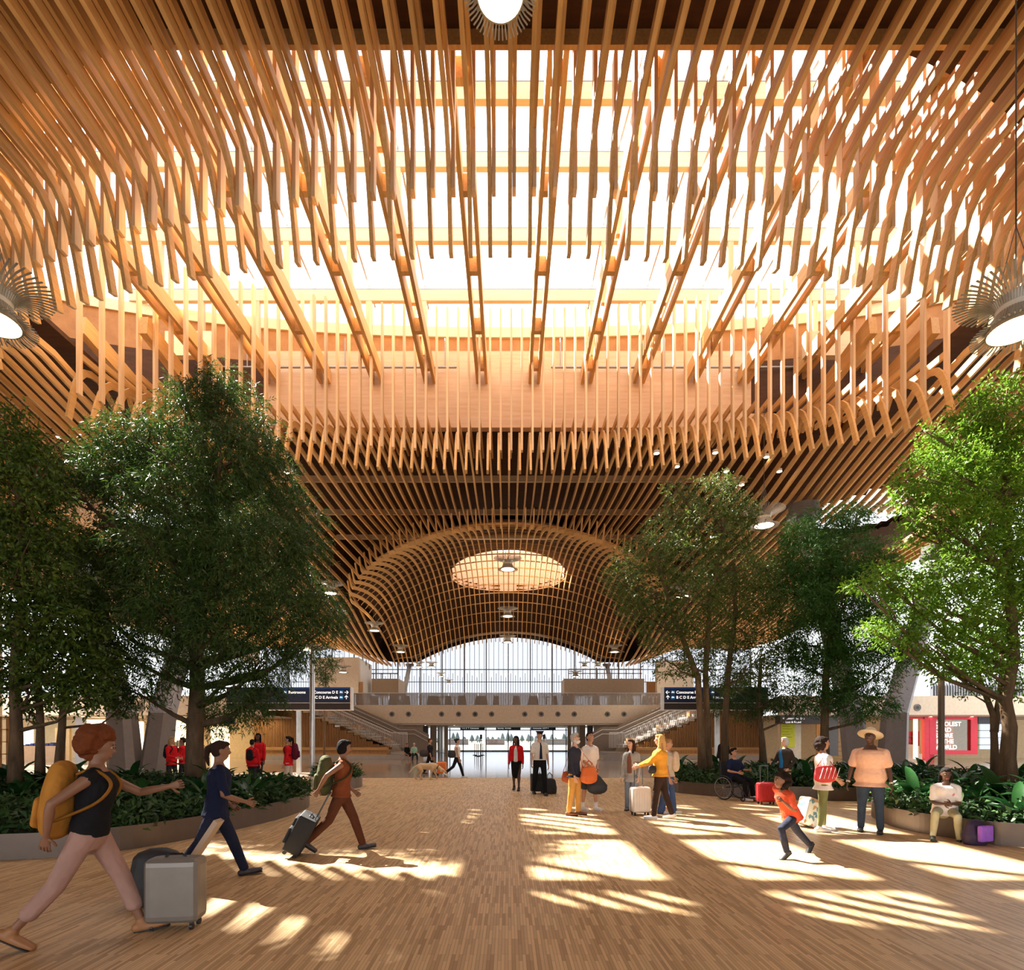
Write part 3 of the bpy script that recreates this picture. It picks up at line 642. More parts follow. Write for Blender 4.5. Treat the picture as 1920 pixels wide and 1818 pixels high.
mb = MB(); mb.box((PX(103,39),39,0),(PX(118,39),39.2,2.2)); mb.box((PX(119,39),39,0),(PX(130,39),39.2,2.2)); tag(obj('cupboard', mb, mat('pale_wood_cupboard',(.75,.55,.3),.5)), 'pale yellow wood double cupboard in the left shop', 'cupboard')
mb = MB(); mb.box((PX(160,38),38,1.9),(PX(212,38),38.05,2.75)); t = tag(obj('shop_sign_panel', mb, mat('lit_panel',(1,.85,.55),.5,emit=(1,.82,.5),es=1.3)), 'lit cream wall panel with dotted pattern in the left shop', 'wall panel')
mb = MB(); random.seed(3)
for i in range(40): x = random.uniform(PX(162,38),PX(210,38)); z = random.uniform(1.95,2.7); mb.box((x,37.98,z),(x+.08,37.995,z+.05))
obj('pattern', mb, mat('brown_ink',(.3,.2,.1),.6), t)
mb = MB(); mb.box((PX(140,36),36,0),(PX(158,36),36.2,2.8)); tag(obj('shop_divider', mb, GREY), 'grey divider beside the lit cream panel', 'wall panel')
mb = MB(); mb.box((PX(314,38),38,.0),(PX(348,38),38.05,2.7)); t = tag(obj('lit_showcase', mb, mat('lit_panel2',(1,.85,.5),.5,emit=(1,.80,.45),es=1.2)), 'bright cream showcase behind the big left tree trunk', 'showcase')
for i in range(4):
    mb = MB(); mb.box((PX(326+5*i,37.6),37.6,.9),(PX(328+5*i,37.6),37.8,1.25+.1*(i%2))); obj('bottle', mb, mat('bottle_dark',(.05,.03,.02),.3), t)
mb = MB(); mb.box((PX(258,37),37,.0),(PX(268,37),37.1,2.6)); t = tag(obj('lit_showcase', mb, mat('lit_panel',(1,.85,.55),.5)), 'narrow lit display strip between the two left columns', 'showcase')
mb = MB(); mb.box((PX(390,37),37,P(0,1357,37).z),(PX(440,37),37.2,P(0,1343,37).z)); tag(obj('shop_fascia', mb, NAVY), 'dark blue fascia over the shop behind the big left tree', 'sign')
mb = MB(); mb.box((PX(395,38),38,.0),(PX(430,38),38.05,2.3)); tag(obj('lit_showcase', mb, mat('lit_panel2',(1,.85,.5),.5)), 'warm lit shop front under the dark blue fascia', 'showcase')
# ---- slatted timber walls, stairs
def stairs(s):
    nm = 'left' if s < 0 else 'right'; X = lambda v: s*v
    YF = 38.7
    mb = MB(); a, b = sorted((X(7.4), X(17.6))); mb.box((a,YF,0),(b,40.6,.34)); tag(obj('stone_plinth', mb, mat('pale_stone',(.42,.37,.31),.35)), 'low pale stone plinth under the '+nm+' stair', 'plinth')
    t = thing('slatted_bench', 'long timber bench on the stone plinth of the '+nm+' stair', 'bench', (0,YF,0))
    a, b = sorted((X(8.4), X(17.6))); mb = MB(); mb.box((a,.12,.34),(b,1.2,.66)); obj('slatted_front', mb, SLAT, t); mb = MB(); mb.box((a,0,.66),(b,1.3,.85)); obj('seat_board', mb, wood('bench_wood',(.62,.36,.14),(.45,.24,.08),stretch=(.5,8,8)), t); mb = MB(); mb.box((a,.0,.34),(b,.1,.42)); obj('lower_board', mb, MATS['bench_wood'], t)
    # slatted wall below the flight
    N = 16; x0, x1 = 8.2, 15.4; rise = (4.0-.85)/N; run = (x1-x0)/N
    mb = MB(); poly = [(x0, .85)]
    for i in range(N): poly += [(x0+i*run, .85+(i+1)*rise-.34), (x0+(i+1)*run, .85+(i+1)*rise-.34)]
    xw = 17.9; poly += [(x1, 3.95), (xw, 3.95), (xw, .85)]
    pts = [(X(px_), 39.4, pz_) for px_, pz_ in poly]; n = len(pts); mb.v = pts+[(p[0], 39.55, p[2]) for p in pts]
    mb.f = [tuple(range(n)) if s > 0 else tuple(reversed(range(n))), tuple(reversed(range(n, 2*n))) if s > 0 else tuple(range(n, 2*n))]+[(i, (i+1)%n, (i+1)%n+n, i+n) for i in range(n)]; mb.m = [0]*len(mb.f)
    t = thing('slatted_wall', 'wall of narrow vertical timber slats under the '+nm+' stair', 'wall'); o = obj('backing', mb, wood('slat_back',(.16,.08,.03),(.10,.05,.02)), t)
    mb = MB(); random.seed(5)
    q = x0+.1
    while q < xw:
        top = .85+math.floor((q-x0)/run+1)*rise-.4 if q < x1 else 3.9
        a, b = sorted((X(q), X(q+.062))); mb.box((a,39.33,.85),(b,39.4,max(1.0, top))); q += .115
    obj('slats', mb, SLAT, t)
    # treads
    t = thing('staircase', nm+' timber and stone stair climbing to the mezzanine', 'stairs')
    for i in range(N):
        a, b = sorted((X(x0+i*run), X(x0+(i+1)*run+.05))); mb = MB(); mb.box((a,39.56,.85+(i+1)*rise-.06),(b,42.4,.85+(i+1)*rise)); obj('tread', mb, mat('tread_stone',(.48,.42,.35),.4), t)
        mb = MB(); mb.box((a if s > 0 else b-.04,39.58,.85+i*rise),(a+.04 if s > 0 else b,42.38,.85+(i+1)*rise-.062)); obj('riser', mb, mat('riser_grey',(.22,.2,.19),.6), t)
    for i in range(3):
        a, b = sorted((X(x0+i*2.2+.4), X(x0+i*2.2+1.7))); z = .85+int((i*2.2+.4)/run+1)*rise
        mb = MB(); mb.box((a,40.2,z),(b,40.9,z+.42)); tag(obj('step_seat', mb, SLAT), ('lowest','middle','highest')[i]+' timber block seat on the '+nm+' stair', 'seat')
    # white balustrade
    t = thing('white_railing', 'white railing with thin balusters along the '+nm+' stair', 'railing')
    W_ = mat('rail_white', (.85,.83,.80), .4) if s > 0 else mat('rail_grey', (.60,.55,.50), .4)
    def rz(q): return .85+max(0, (q-x0))/run*rise
    q = x0-1.1; i = 0; bal = MB(); stuff = MB()
    while q < x1+.9:
        z0 = rz(min(q, x1)) if q > x0 else .86; m2 = MB(); m2.box((X(q)-.014,39.28,z0-.05),(X(q)+.014,39.31,z0+1.02))
        obj('baluster', m2, W_, t); q += .115; i += 1
    mb = MB(); mb.bar((X(x0-1.1),39.3,1.88),(X(x0),39.3,1.88),.05,.06); mb.bar((X(x0),39.3,1.88),(X(x1),39.3,rz(x1)+1.03),.05,.06); mb.bar((X(x1),39.3,rz(x1)+1.03),(X(x1+.9),39.3,rz(x1)+1.03),.05,.06); obj('top_rail', mb, W_, t)
    mb = MB(); mb.bar((X(x0),39.26,1.66),(X(x1),39.26,rz(x1)+.8),.03,.05); obj('lower_rail', mb, W_, t)
    # solid brownish parapet of the second flight behind
    PB = mat('stair_parapet', (.235,.185,.14), .5); mb = MB()
    prof = [(6.1,0),(7.9,0),(8.6,1.2),(15.4,4.3),(16.0,4.3),(16.0,5.2),(14.6,5.2),(8.3,2.35),(7.2,2.35),(6.1,1.75)]
    pts = [(X(a), 43.0, b) for a, b in prof]; n = len(pts); mb.v = pts+[(p[0], 43.12, p[2]) for p in pts]
    mb.f = [tuple(range(n)), tuple(reversed(range(n, 2*n)))]+[(i, (i+1)%n, (i+1)%n+n, i+n) for i in range(n)]; mb.m = [0]*len(mb.f)
    t = thing('stair_parapet', 'brown-grey sloping parapet of the far flight of the '+nm+' stair', 'railing'); obj('panel', mb, PB, t)
    for dz in (-.22, -.55):
        mb = MB(); mb.bar((X(6.1),42.93,1.75+dz),(X(7.2),42.93,2.35+dz),.04,.05); mb.bar((X(7.2),42.93,2.35+dz),(X(8.3),42.93,2.35+dz),.04,.05); mb.bar((X(8.3),42.93,2.35+dz),(X(14.6),42.93,5.2+dz),.04,.05); obj('handrail', mb, W_, t)
    # lowest broad steps next to the plinth
    for i, (xa, xb, z) in enumerate(((6.0,7.6,.17),(6.5,8.0,.35),(6.9,8.3,.52))):
        a, b = sorted((X(xa), X(xb))); mb = MB(); mb.box((a,39.6,z-.17),(b,42.3,z)); tag(obj('broad_step', mb, mat('tread_stone',(.48,.42,.35),.4)), ('lowest','middle','top')[i]+' broad stone step at the foot of the '+nm+' stair', 'steps')
stairs(-1); stairs(1)
mb = MB(); mb.add([(PX(1130,37),37.2,0),(PX(1170,37),37,0),(PX(1160,37),37.6,.55),(PX(1140,37),37.6,.45)], [(0,1,2,3)]); mb.box((PX(1124,38),38.2,.34),(PX(1158,38),38.6,.5))
tag(obj('metal_ramp', mb, GREY), 'small grey metal wedge at the foot of the right stair', 'ramp')
# ---- leaning steel columns
def column(base, top, w0, w1, label):
    t = thing('steel_column', label, 'column', base)
    d = Vector(top)-Vector(base); mb = MB(); zs = [0, .28, .80, 1]; 
    ring = lambda c, w_: [(c.x+w_*a, c.y+w_*.8*b, c.z) for a, b in ((-.5,-.28),(-.28,-.5),(.28,-.5),(.5,-.28),(.5,.28),(.28,.5),(-.28,.5),(-.5,.28))]
    kn = Vector((d.x*.10, d.y*.12, 2.65)); kn2 = d*.88
    cs = [(Vector((0,0,0)), w0*1.15), (kn, w0), (kn2, w1), (d, w1*.9)]; vs = []
    for c, w_ in cs: vs += ring(c, w_)
    fs = [tuple(reversed(range(8)))]
    for i in range(3):
        for k in range(8): k2 = (k+1)%8; fs.append((8*i+k, 8*i+k2, 8*i+8+k2, 8*i+8+k))
    m1 = MB(); m1.add(vs[:16], fs[:1]+[f for f in fs if max(f) < 16]+[tuple(range(8,16))]); obj('base_casing', m1, mat('column_dark',(.15,.13,.12),.5), t)
    m2 = MB(); m2.add(vs[8:], [tuple(reversed(range(8)))]+[tuple(q-8 for q in f) for f in fs if min(f) >= 8]); obj('shaft', m2, mat('column_grey',(.30,.30,.32),.5), t)
    m3 = MB(); m3.lathe([(.0,-.3),(.75,-.3),(.80,-.22),(.80,0),(.7,.05),(.7,.4),(0,.4)], 24, c=tuple(d)); obj('bearing_plate', m3, DGREY, t)
    return t
column((PX(1609,24.5),24.5,0), tuple(P(1507,962,28)), .88, .8, 'dark steel column right of the middle, leaning left up to a round bearing plate')
column((PX(1671,24.3),24.3,0), (22.6,29.5,11.2), .95, .95, 'faceted steel column behind the man in the hat, leaning right')
column((PX(236,24.3),24.3,0), (-22.6,29.5,11.2), 1.1, .95, 'faceted steel column at the left, leaning left behind the trees')
column((PX(291,24.5),24.5,0), (-14.7,28,12.6), 1.0, .8, 'steel column at the left, leaning right behind the big tree')
for s in (-1, 1):
    t = thing('steel_column', 'slim grey steel column leaning beside the arched window, on the '+('left' if s < 0 else 'right'), 'column', (s*11.4, 59, 4.09)); mb = MB()
    mb.loft([(0,0,0),(-s*1.0,0,5.0)], [.26,.22], 10, rnd=False); obj('shaft', mb, mat('column_grey',(.30,.30,.32),.5), t, smooth=True)
    mb = MB(); mb.lathe([(0,-.15),(.42,-.12),(.45,.1),(0,.12)], 16, c=(-s*1.02,0,5.05)); obj('bearing_plate', mb, DGREY, t)
# ---- direction signs
def dsign(s):
    Y = 24.0; xs = (PX(425,Y), PX(657,Y)) if s < 0 else (PX(1245,Y), PX(1440,Y))
    z0, z1 = P(0,1330,Y).z, P(0,1288,Y).z; xc = sum(xs)/2; w_ = xs[1]-xs[0]
    t = thing('direction_sign', 'wide dark blue direction sign on a slim post, '+('left' if s < 0 else 'right')+' of the hall axis', 'sign', (xc, Y, 0))
    mb = MB(); mb.box((-w_/2,0,z0+.30),(w_/2,.25,z1-.06)); obj('blue_panel', mb, NAVY, t)
    mb = MB(); mb.box((-w_/2,0,z0),(w_/2,.25,z0+.28)); obj('brown_panel', mb, SIGNBROWN, t)
    mb = MB(); mb.box((-w_/2,-.005,z1-.06),(w_/2,.255,z1)); obj('blue_top_strip', mb, SIGNBLUE, t)
    mb = MB(); mb.box((-w_/2,-.006,z0+.28),(w_/2,.25,z0+.30)); mb.box((-w_/2,-.01,z0-.03),(w_/2,.26,z0)); e = w_/2 if s < 0 else -w_/2-.07; mb.box((e,-.02,z0-.03),(e+.07,.27,z1)); obj('end_cap', mb, WHITE, t)
    L1, L2 = z1-.27, z1-.49
    def icon(x, z): mb = MB(); mb.box((x,-.012,z-.03),(x+.16,-.002,z+.13)); o = obj('plane_icon', mb, ICONBLUE, t); mb = MB(); mb.box((x+.02,-.02,z+.035),(x+.14,-.013,z+.065)); mb.add([(x+.05,-.02,z+.05),(x+.1,-.02,z+.05),(x+.06,-.02,z+.11)],[(0,1,2)]); obj('plane', mb, LET, o)
    def arrow(x, z, d):
        mb = MB(); c = Vector((x+.08,-.014,z+.05)); v = {'R':Vector((1,0,0)),'L':Vector((-1,0,0)),'U':Vector((0,0,1))}[d]; pz = Vector((v.z,0,-v.x)) if d != 'U' else Vector((1,0,0))
        mb.bar(c-v*.075, c+v*.07, .022, .022); mb.bar(c+v*.08, c+v*.01+pz*.07, .022, .022); mb.bar(c+v*.08, c+v*.01-pz*.07, .022, .022); obj('arrow', mb, LET, t)
    if s < 0:
        arrow(w_/2-.25, L1, 'R'); arrow(w_/2-.25, L2, 'U'); icon(w_/2-.47, L1); icon(w_/2-.47, L2)
        text('Concourse D E', .165, (w_/2-.53,-.012,L1), LET, t, align='RIGHT', bold=.003); text('B C D E Arrivals', .165, (w_/2-.53,-.012,L2), LET, t, align='RIGHT', bold=.003)
        text('Restrooms', .165, (w_/2-2.65,-.012,L1), LET, t, bold=.003); icon(w_/2-2.88, L1)
    else:
        arrow(-w_/2+.08, L1, 'L'); arrow(-w_/2+.08, L2, 'U'); icon(-w_/2+.30, L1); icon(-w_/2+.30, L2)
        text('Concourse B C', .165, (-w_/2+.52,-.012,L1), LET, t, bold=.003); text('B C D E Arrivals', .165, (-w_/2+.52,-.012,L2), LET, t, bold=.003)
        text('Lost & Found', .165, (-w_/2+2.1,-.012,L2), LET, t, bold=.003); text('Restrooms', .165, (-w_/2+2.5,-.012,L1), LET, t, bold=.003); icon(-w_/2+2.0, L1)
    px = PX(555,Y)-xc if s < 0 else PX(1350,Y)-xc
    mb = MB(); mb.box((px-.09,.26,0),(px+.09,.40,z1-.1)); mb.box((px-.03,.24,1.75),(px+.03,.262,2.65)); obj('post', mb, SILVER, t)
dsign(-1); dsign(1)
# ---- lamp posts
def lamp_post(x, Y, h, r, label, m_):
    t = thing('lamp_post', label, 'lamp post', (x, Y, 0))
    mb = MB(); mb.lathe([(0,0),(r*1.5,0),(r*1.5,.04),(r,.06),(r,2.2),(r*1.08,2.2),(r*1.08,2.3),(r,2.3),(r,h),(0,h)], 14); obj('pole', mb, m_, t, smooth=False)
    mb = MB(); mb.lathe([(0,.0),(.42,.02),(.46,.06),(.40,.10),(.1,.14),(0,.14)], 20, c=(.05,0,h-.02)); o = obj('lamp_head', mb, mat('pale_metal',(.55,.50,.44),.4,.4), t, smooth=True)
    mb = MB(); mb.lathe([(0,h*.0),(.14,0),(.14,-.05),(0,-.05)], 16, c=(-.28,0,h-.01)); obj('lens', mb, LAMPE, o)
lamp_post(PX(585.5,19), 19, 4.6, .085, 'tall round metal lamp post beside the tip of the left planter', SILVER)
lamp_post(PX(1765,19.5), 19.5, 3.75, .10, 'brown lamp post with a flat disc head in front of the red shop window', mat('brown_post',(.17,.12,.085),.5,.3))
# ================================================================ PENDANT LAMPS
FINM = mat('lamp_fin', (.46,.41,.33), .45, .35)
WARMIN = mat('lamp_inner', (.85,.78,.65), .5)
def make_pendant(detail=True):
    t = thing('pendant_lamp', 'x', 'lamp', (0,0,0))
    mb = MB(); mb.disc((0,0,0), .375, 36); obj('diffuser', mb, LAMPE, t)
    mb = MB(); mb.lathe([(.375,-.01),(.40,-.01),(.40,.02),(.375,.02)], 36, close=True); obj('rim_ring', mb, mat('lamp_rim',(.55,.45,.30),.4,.5), t)
    prof = [(.385,.01),(.33,.10),(.29,.20),(.27,.32),(.285,.42),(.33,.50)]
    mb = MB(); mb.lathe(prof+[(r-.02, z) for r, z in reversed(prof)], 30); obj('body', mb, WARMIN, t, smooth=True)
    lo = MB(); up = MB(); n = 54
    for k in range(n):
        a = 2*math.pi*k/n; c, s = math.cos(a), math.sin(a)
        def fin(mb_, pts, wd):
            vs = []
            for r, z in pts: vs += [(r*c-wd*s, r*s+wd*c, z), (r*c+wd*s, r*s-wd*c, z)]
            m = len(pts); vs2 = [(x*1.0, y*1.0, z+.012) for x, y, z in vs]; b = len(vs)
            fs = [(2*i, 2*i+1, 2*i+3, 2*i+2) for i in range(m-1)]+[(b+2*i, b+2*i+2, b+2*i+3, b+2*i+1) for i in range(m-1)]
            fs += [(2*i, 2*i+2, b+2*i+2, b+2*i) for i in range(m-1)]+[(2*i+1, b+2*i+1, b+2*i+3, 2*i+3) for i in range(m-1)]
            mb_.add(vs+vs2, fs)
        fin(lo, [(.29,.26),(.34,.13),(.41,.04),(.50,-.01),(.60,-.03)], .011)
        fin(up, [(.28,.36),(.33,.48),(.45,.57),(.62,.62),(.83,.64)], .014)
    obj('lower_fins', lo, FINM, t); obj('upper_fins', up, FINM, t)
    mb = MB()
    for k in range(4):
        a = math.pi/4+k*math.pi/2; mb.loft([(.28*math.cos(a),.28*math.sin(a),.45),(.0,.0,1.7)], [.007,.007], 5, cap=False)
    obj('suspension_cable', mb, DGREY, t)
    return t
PL = [  # px, py(disc), Y, label
 (938,-12,9.2,'nearest fringed pendant lamp, cut by the top edge of the picture'),
 (1905,618,9.2,'large fringed pendant lamp at the right edge of the picture'),
 (-15,603,9.2,'large fringed pendant lamp at the left edge of the picture'),
 (1432.65,985,23.5,'fringed pendant lamp hanging above the right-hand trees beside the bearing plate'),
 (1280,1118,36,'lit pendant lamp half hidden in the crown of the slender right-hand tree'),
 (952,1067,33,'fringed pendant lamp in front of the round skylight of the dome'),
 (952,1155,46,'pendant lamp on the axis, midway between round skylight and arched window'),
 (952,1204,56,'pendant lamp on the axis at the top of the arched window'),
 (702,1182,48,'pendant lamp at the left foot of the far dome, larger of the two there'),
 (751,1222,56,'pendant lamp left of the arched window, just below the larger one'),
 (1152,1222,56,'pendant lamp right of the arched window over the box room'),
 (620,1112,37,'unobstructed pendant lamp just right of the big left tree crown'),
 (785,1250,58,'leftmost of the two low pendant lamps at the left springing of the arch'),
 (809,1250,58,'right one of the two low pendant lamps at the left springing of the arch'),
 (1096,1250,58,'left one of the two low pendant lamps at the right springing of the arch'),
 (1121,1250,58,'right one of the two low pendant lamps at the right springing of the arch'),
 (827,1268,59,'small unlit-looking pendant silhouetted against the window, upper left one'),
 (841,1281,59,'small pendant silhouetted low against the window, lower one of the pair'),
 (1079,1268,52,'small pendant lamp just above the railing of the right box room'),
 (643,1260,44,'small lit pendant lamp in front of the left plain beige wall')]
pend = make_pendant()
for i, (px, py, Y, lb) in enumerate(PL):
    p = P(px, py, Y); o = pend if i == 0 else dup(pend)
    o.location = p; o['label'] = lb; o['group'] = 'fringed pendant lamps'
    if px in (827, 841): o.scale = (.6,.6,.6)
    elif py >= 1250: o.scale = (.75,.75,.75)
    cz = 16.9 if p.y < 12 else (dk2(p.x, p.y)+.1 if (abs(p.x) < RIMA-.1 and p.y >= rim_y(p.x)+8) else hd(p.x, p.y)+.1)
    if i == 3: cz = 15.45
    if p.x**2/25+(p.y-51.2)**2/11 < 1: cz = 19.6
    mb = MB(); mb.loft([(0,0,1.65),(0,0,(cz-p.z)/o.scale[0])], [.012,.012], 6, rnd=False); obj('ceiling_cable', mb, DGREY, o)
# downlights hung in the ribs
for i, (px, py, Y) in enumerate(((108,820,26),(97,849,27.5),(537,886,26),(292,768,24.5),(1231,850,25.5),(1269,875,26.5),(1341,849,26),(1437,857,26),(1362,884,27),(1391,909,27.5),(1461,884,27),(1543,821,25.5),(1615,752,23.5),(1650,1070,33))):
    t = thing('downlight', 'small round downlight glowing between the timber ribs', 'light', P(px, py, Y), 0, 'downlights between the ceiling ribs')
    mb = MB(); mb.disc((0,0,0), .12, 16); obj('lens', mb, LAMPE, t)
    mb = MB(); mb.lathe([(.12,0),(.14,0),(.13,.12),(.0,.14)], 16); obj('housing', mb, WARMIN, t, smooth=True)
# ================================================================ PLANTERS
def curve(pts, n=6):
    out = []; m = len(pts)
    for i in range(m):
        p0, p1, p2, p3 = (np.array(pts[(i+j-1) % m]) for j in range(4))
        for k in range(n):
            t = k/n; out.append(tuple(.5*((2*p1)+(-p0+p2)*t+(2*p0-5*p1+4*p2-p3)*t*t+(-p0+3*p1-3*p2+p3)*t**3)))
    return out
PLN = {
 'left': [(-6.65,7.33),(-5.83,7.63),(-5.21,8.38),(-4.71,9.83),(-4.46,11.34),(-4.62,13.0),(-5.4,14.4),(-7.4,15.6),(-10.5,16.0),(-13.5,15.0),(-15.2,12.0),(-14,9.0),(-11.5,7.4),(-8.8,7.0)],
 'right_near': [(7.53,8.18),(7.2,8.55),(6.99,9.05),(6.88,9.6),(7.0,10.4),(7.6,11.7),(9.2,13.0),(12,13.9),(15,12.6),(16,10.5),(14.5,8.2),(11.5,7.2),(9,7.3)],
 'right_far': [(5.95,14.85),(5.15,15.6),(4.72,16.6),(4.9,18.2),(6.0,20.2),(8.6,21.2),(12,21),(14.2,19.2),(14.3,17),(12.6,15.1),(9.8,14.15),(8.1,14.06)],
 'left_back': [(-5.2,16.9),(-4.75,17.6),(-4.9,18.6),(-6.0,19.4),(-6.4,18.4),(-6.0,17.4)]}
def inpoly(x, y, poly):
    c = False; n = len(poly); j = n-1
    for i in range(n):
        if (poly[i][1] > y) != (poly[j][1] > y) and x < (poly[j][0]-poly[i][0])*(y-poly[i][1])/(poly[j][1]-poly[i][1])+poly[i][0]: c = not c
        j = i
    return c
LBL = {'left':'long curved bronze metal planter bed on the left, full of undergrowth','right_near':'curved metal planter with a shiny rim the girl in the white top sits on','right_far':'curved dark metal planter behind the man in the wheelchair','left_back':'small curved metal planter edge behind the tip of the left planter'}
CP = {}
for k_, pts in PLN.items():
    c = curve(pts); CP[k_] = c; n = len(c); H = .34
    cx = sum(p[0] for p in c)/n; cy = sum(p[1] for p in c)/n
    t = thing('planter', LBL[k_], 'planter', (cx, cy, 0)); mb = MB(); vs = []
    for i, (x, y) in enumerate(c):
        a = c[i-1]; b = c[(i+1) % n]; dx, dy = b[0]-a[0], b[1]-a[1]; l = math.hypot(dx, dy); nx, ny = dy/l, -dx/l
        if inpoly(x+nx*.1, y+ny*.1, c): nx, ny = -nx, -ny
        for (o_, z) in ((0,0),(0,H),(-.03,H),(-.03,.02)): vs.append((x+nx*o_-cx, y+ny*o_-cy, z))
    fs = []
    for i in range(n):
        j = (i+1) % n
        for q in range(3): fs.append((4*i+q, 4*j+q, 4*j+q+1, 4*i+q+1))
    mb.add(vs, fs); me = obj('metal_edge', mb, BRONZE, t, smooth=False)
    mb = MB(); vs = [((x-cx)*.99, (y-cy)*.99, .22) for x, y in c]; vs.append((0,0,.27)); mb.add(vs, [(i, (i+1) % n, n) for i in range(n)]); obj('soil', mb, SOIL, t)
# ================================================================ LEAF MESHES
def leafmesh(name, base, dirs, L, Wd, mat_, fold=.25, droop=0.0):
    """base Nx3, dirs Nx3 unit, L,Wd arrays: diamond leaves"""
    N = len(base); rnd = RNG.normal(size=(N,3)); side = np.cross(dirs, rnd); side /= np.linalg.norm(side, axis=1, keepdims=True)+1e-9
    up = np.cross(side, dirs)
    L = np.broadcast_to(L, (N,))[:,None]; Wd = np.broadcast_to(Wd, (N,))[:,None]
    mid = base+dirs*L*.45; tip = base+dirs*L+np.array([0,0,-1.])*L*droop
    v = np.empty((N,4,3)); v[:,0] = base; v[:,1] = mid+side*Wd*.5+up*Wd*fold; v[:,2] = tip; v[:,3] = mid-side*Wd*.5+up*Wd*fold
    me = bpy.data.meshes.new(name); me.vertices.add(N*4); me.vertices.foreach_set('co', v.astype(np.float32).ravel())
    me.loops.add(N*4); me.loops.foreach_set('vertex_index', np.arange(N*4, dtype=np.int32))
    me.polygons.add(N); me.polygons.foreach_set('loop_start', np.arange(0, N*4, 4, dtype=np.int32))
    me.update(calc_edges=True); me.materials.append(mat_); return me
def unit(v): return v/(np.linalg.norm(v, axis=1, keepdims=True)+1e-9)
def sprigs(blobs, per_area, nleaf, splen, L, Wd, grav=.25, shell=.55):
    B = []; D = []; LL = []
    for (c, r) in blobs:
        c = np.array(c); r = np.array(r if isinstance(r, (tuple, list)) else (r,)*3, float)
        n = max(6, int(2.9*per_area*(r[0]*r[1]*r[2])**(2/3)*4)); d = unit(RNG.normal(size=(n,3))); rad = shell+(1-shell)*RNG.random((n,1))**.5
        rad *= (1+.17*np.sin(d[:,0:1]*7+c[0]*3)+.15*np.sin(d[:,2:3]*9+c[1]*5)+.1*np.sin(d[:,1:2]*11+c[0]*7))
        p = c+d*rad*r; sd = unit(d*np.array([1,1,.55])+RNG.normal(size=(n,3))*.45+np.array([0,0,-grav]))
        for j in range(nleaf):
            t = (j+.5)/nleaf; b = p+sd*splen*(t-.3)+np.array([0,0,-1.])*grav*splen*t*t*.6
            ld = unit(sd*.7+RNG.normal(size=(n,3))*.55+np.array([0,0,-grav*.6])); B.append(b); D.append(ld); LL.append(L*(.7+.6*RNG.random(n)))
    B = np.concatenate(B); D = np.concatenate(D); LL = np.concatenate(LL); return B, D, LL
DKG = leafmat('willow_leaf', (.018,.060,.012), (.085,.14,.022), .25)
MIDG = leafmat('fig_leaf', (.035,.085,.010), (.13,.19,.022), .30)
LIMEG = leafmat('lime_leaf', (.10,.23,.018), (.22,.36,.03), .42)
OLVG = leafmat('olive_leaf', (.055,.10,.018), (.15,.185,.035), .3)
UNDG = leafmat('ground_leaf', (.012,.045,.012), (.065,.13,.035), .2)
BROADG = leafmat('broad_leaf', (.010,.05,.014), (.03,.10,.022), .25, .32)
def tree(name, label, base, trunks, blobs, mat_, L, Wd, dens, nleaf, splen, grav=.25, shell=.5, r0=.14, seedv=1):
    random.seed(seedv); t = thing('tree', label, 'tree', base); bx, by, bz = base
    mb = MB()
    loc = [((b[0][0]-bx, b[0][1]-by, b[0][2]-bz), b[1]) for b in blobs]
    tr = []
    for pts, rr in trunks:
        q = [Vector(p) for p in pts]; mb.loft(q, [rr*(1.25 if i == 0 else 1-.55*i/(len(q)-1)) for i in range(len(q))], 9, rnd=False); tr.append((q, rr))
    obj('trunk', mb, BARK, t, smooth=True)
    mb = MB()
    for c, r in loc:
        c = Vector(c); best = None
        for q, rr in tr:
            for i in range(1, len(q)):
                for u in (0, .33, .66, 1):
                    p = q[i-1].lerp(q[i], u)
                    if p.z > c.z-.1: continue
                    dd = (c-p).length+abs((c.z-p.z)-(c-p).length*.6)*.6
                    if best is None or dd < best[0]: best = (dd, p, rr)
        if best is None: best = (0, tr[0][0][-2], tr[0][1])
        p = best[1]; m = p.lerp(c, .5)+Vector((random.uniform(-.2,.2), random.uniform(-.2,.2), -.08*(c-p).length)); br = best[2]*.38
        mb.loft([p, m, c], [br, br*.65, br*.25], 6, rnd=False)
        for _ in range(3):
            e = c+Vector((random.uniform(-1,1), random.uniform(-1,1), random.uniform(-.4,1)))*(r if not isinstance(r, tuple) else r[0])*.75; mb.loft([m.lerp(c,.5), m.lerp(e,.6)+Vector((0,0,.05)), e], [br*.4, br*.28, br*.12], 5, rnd=False)
    obj('branches', mb, BARK, t, smooth=True)
    B, D, LL = sprigs(loc, dens, nleaf, splen, L*.74, Wd, grav, shell)
    link('foliage', leafmesh('foliage', B, D, LL, LL*Wd, mat_, droop=.12), t)
    return t
def bl(lst, Y, R=1.0):
    """blobs given by their place in the crown seen from the hall: px, py, radius px, depth offset"""
    out = []
    for px, py, r, dy in lst:
        p = P(px, py, Y+dy); rr = r*(Y+dy)/F*R; out.append((tuple(p), (rr, rr*1.0, rr*.78)))
    return out
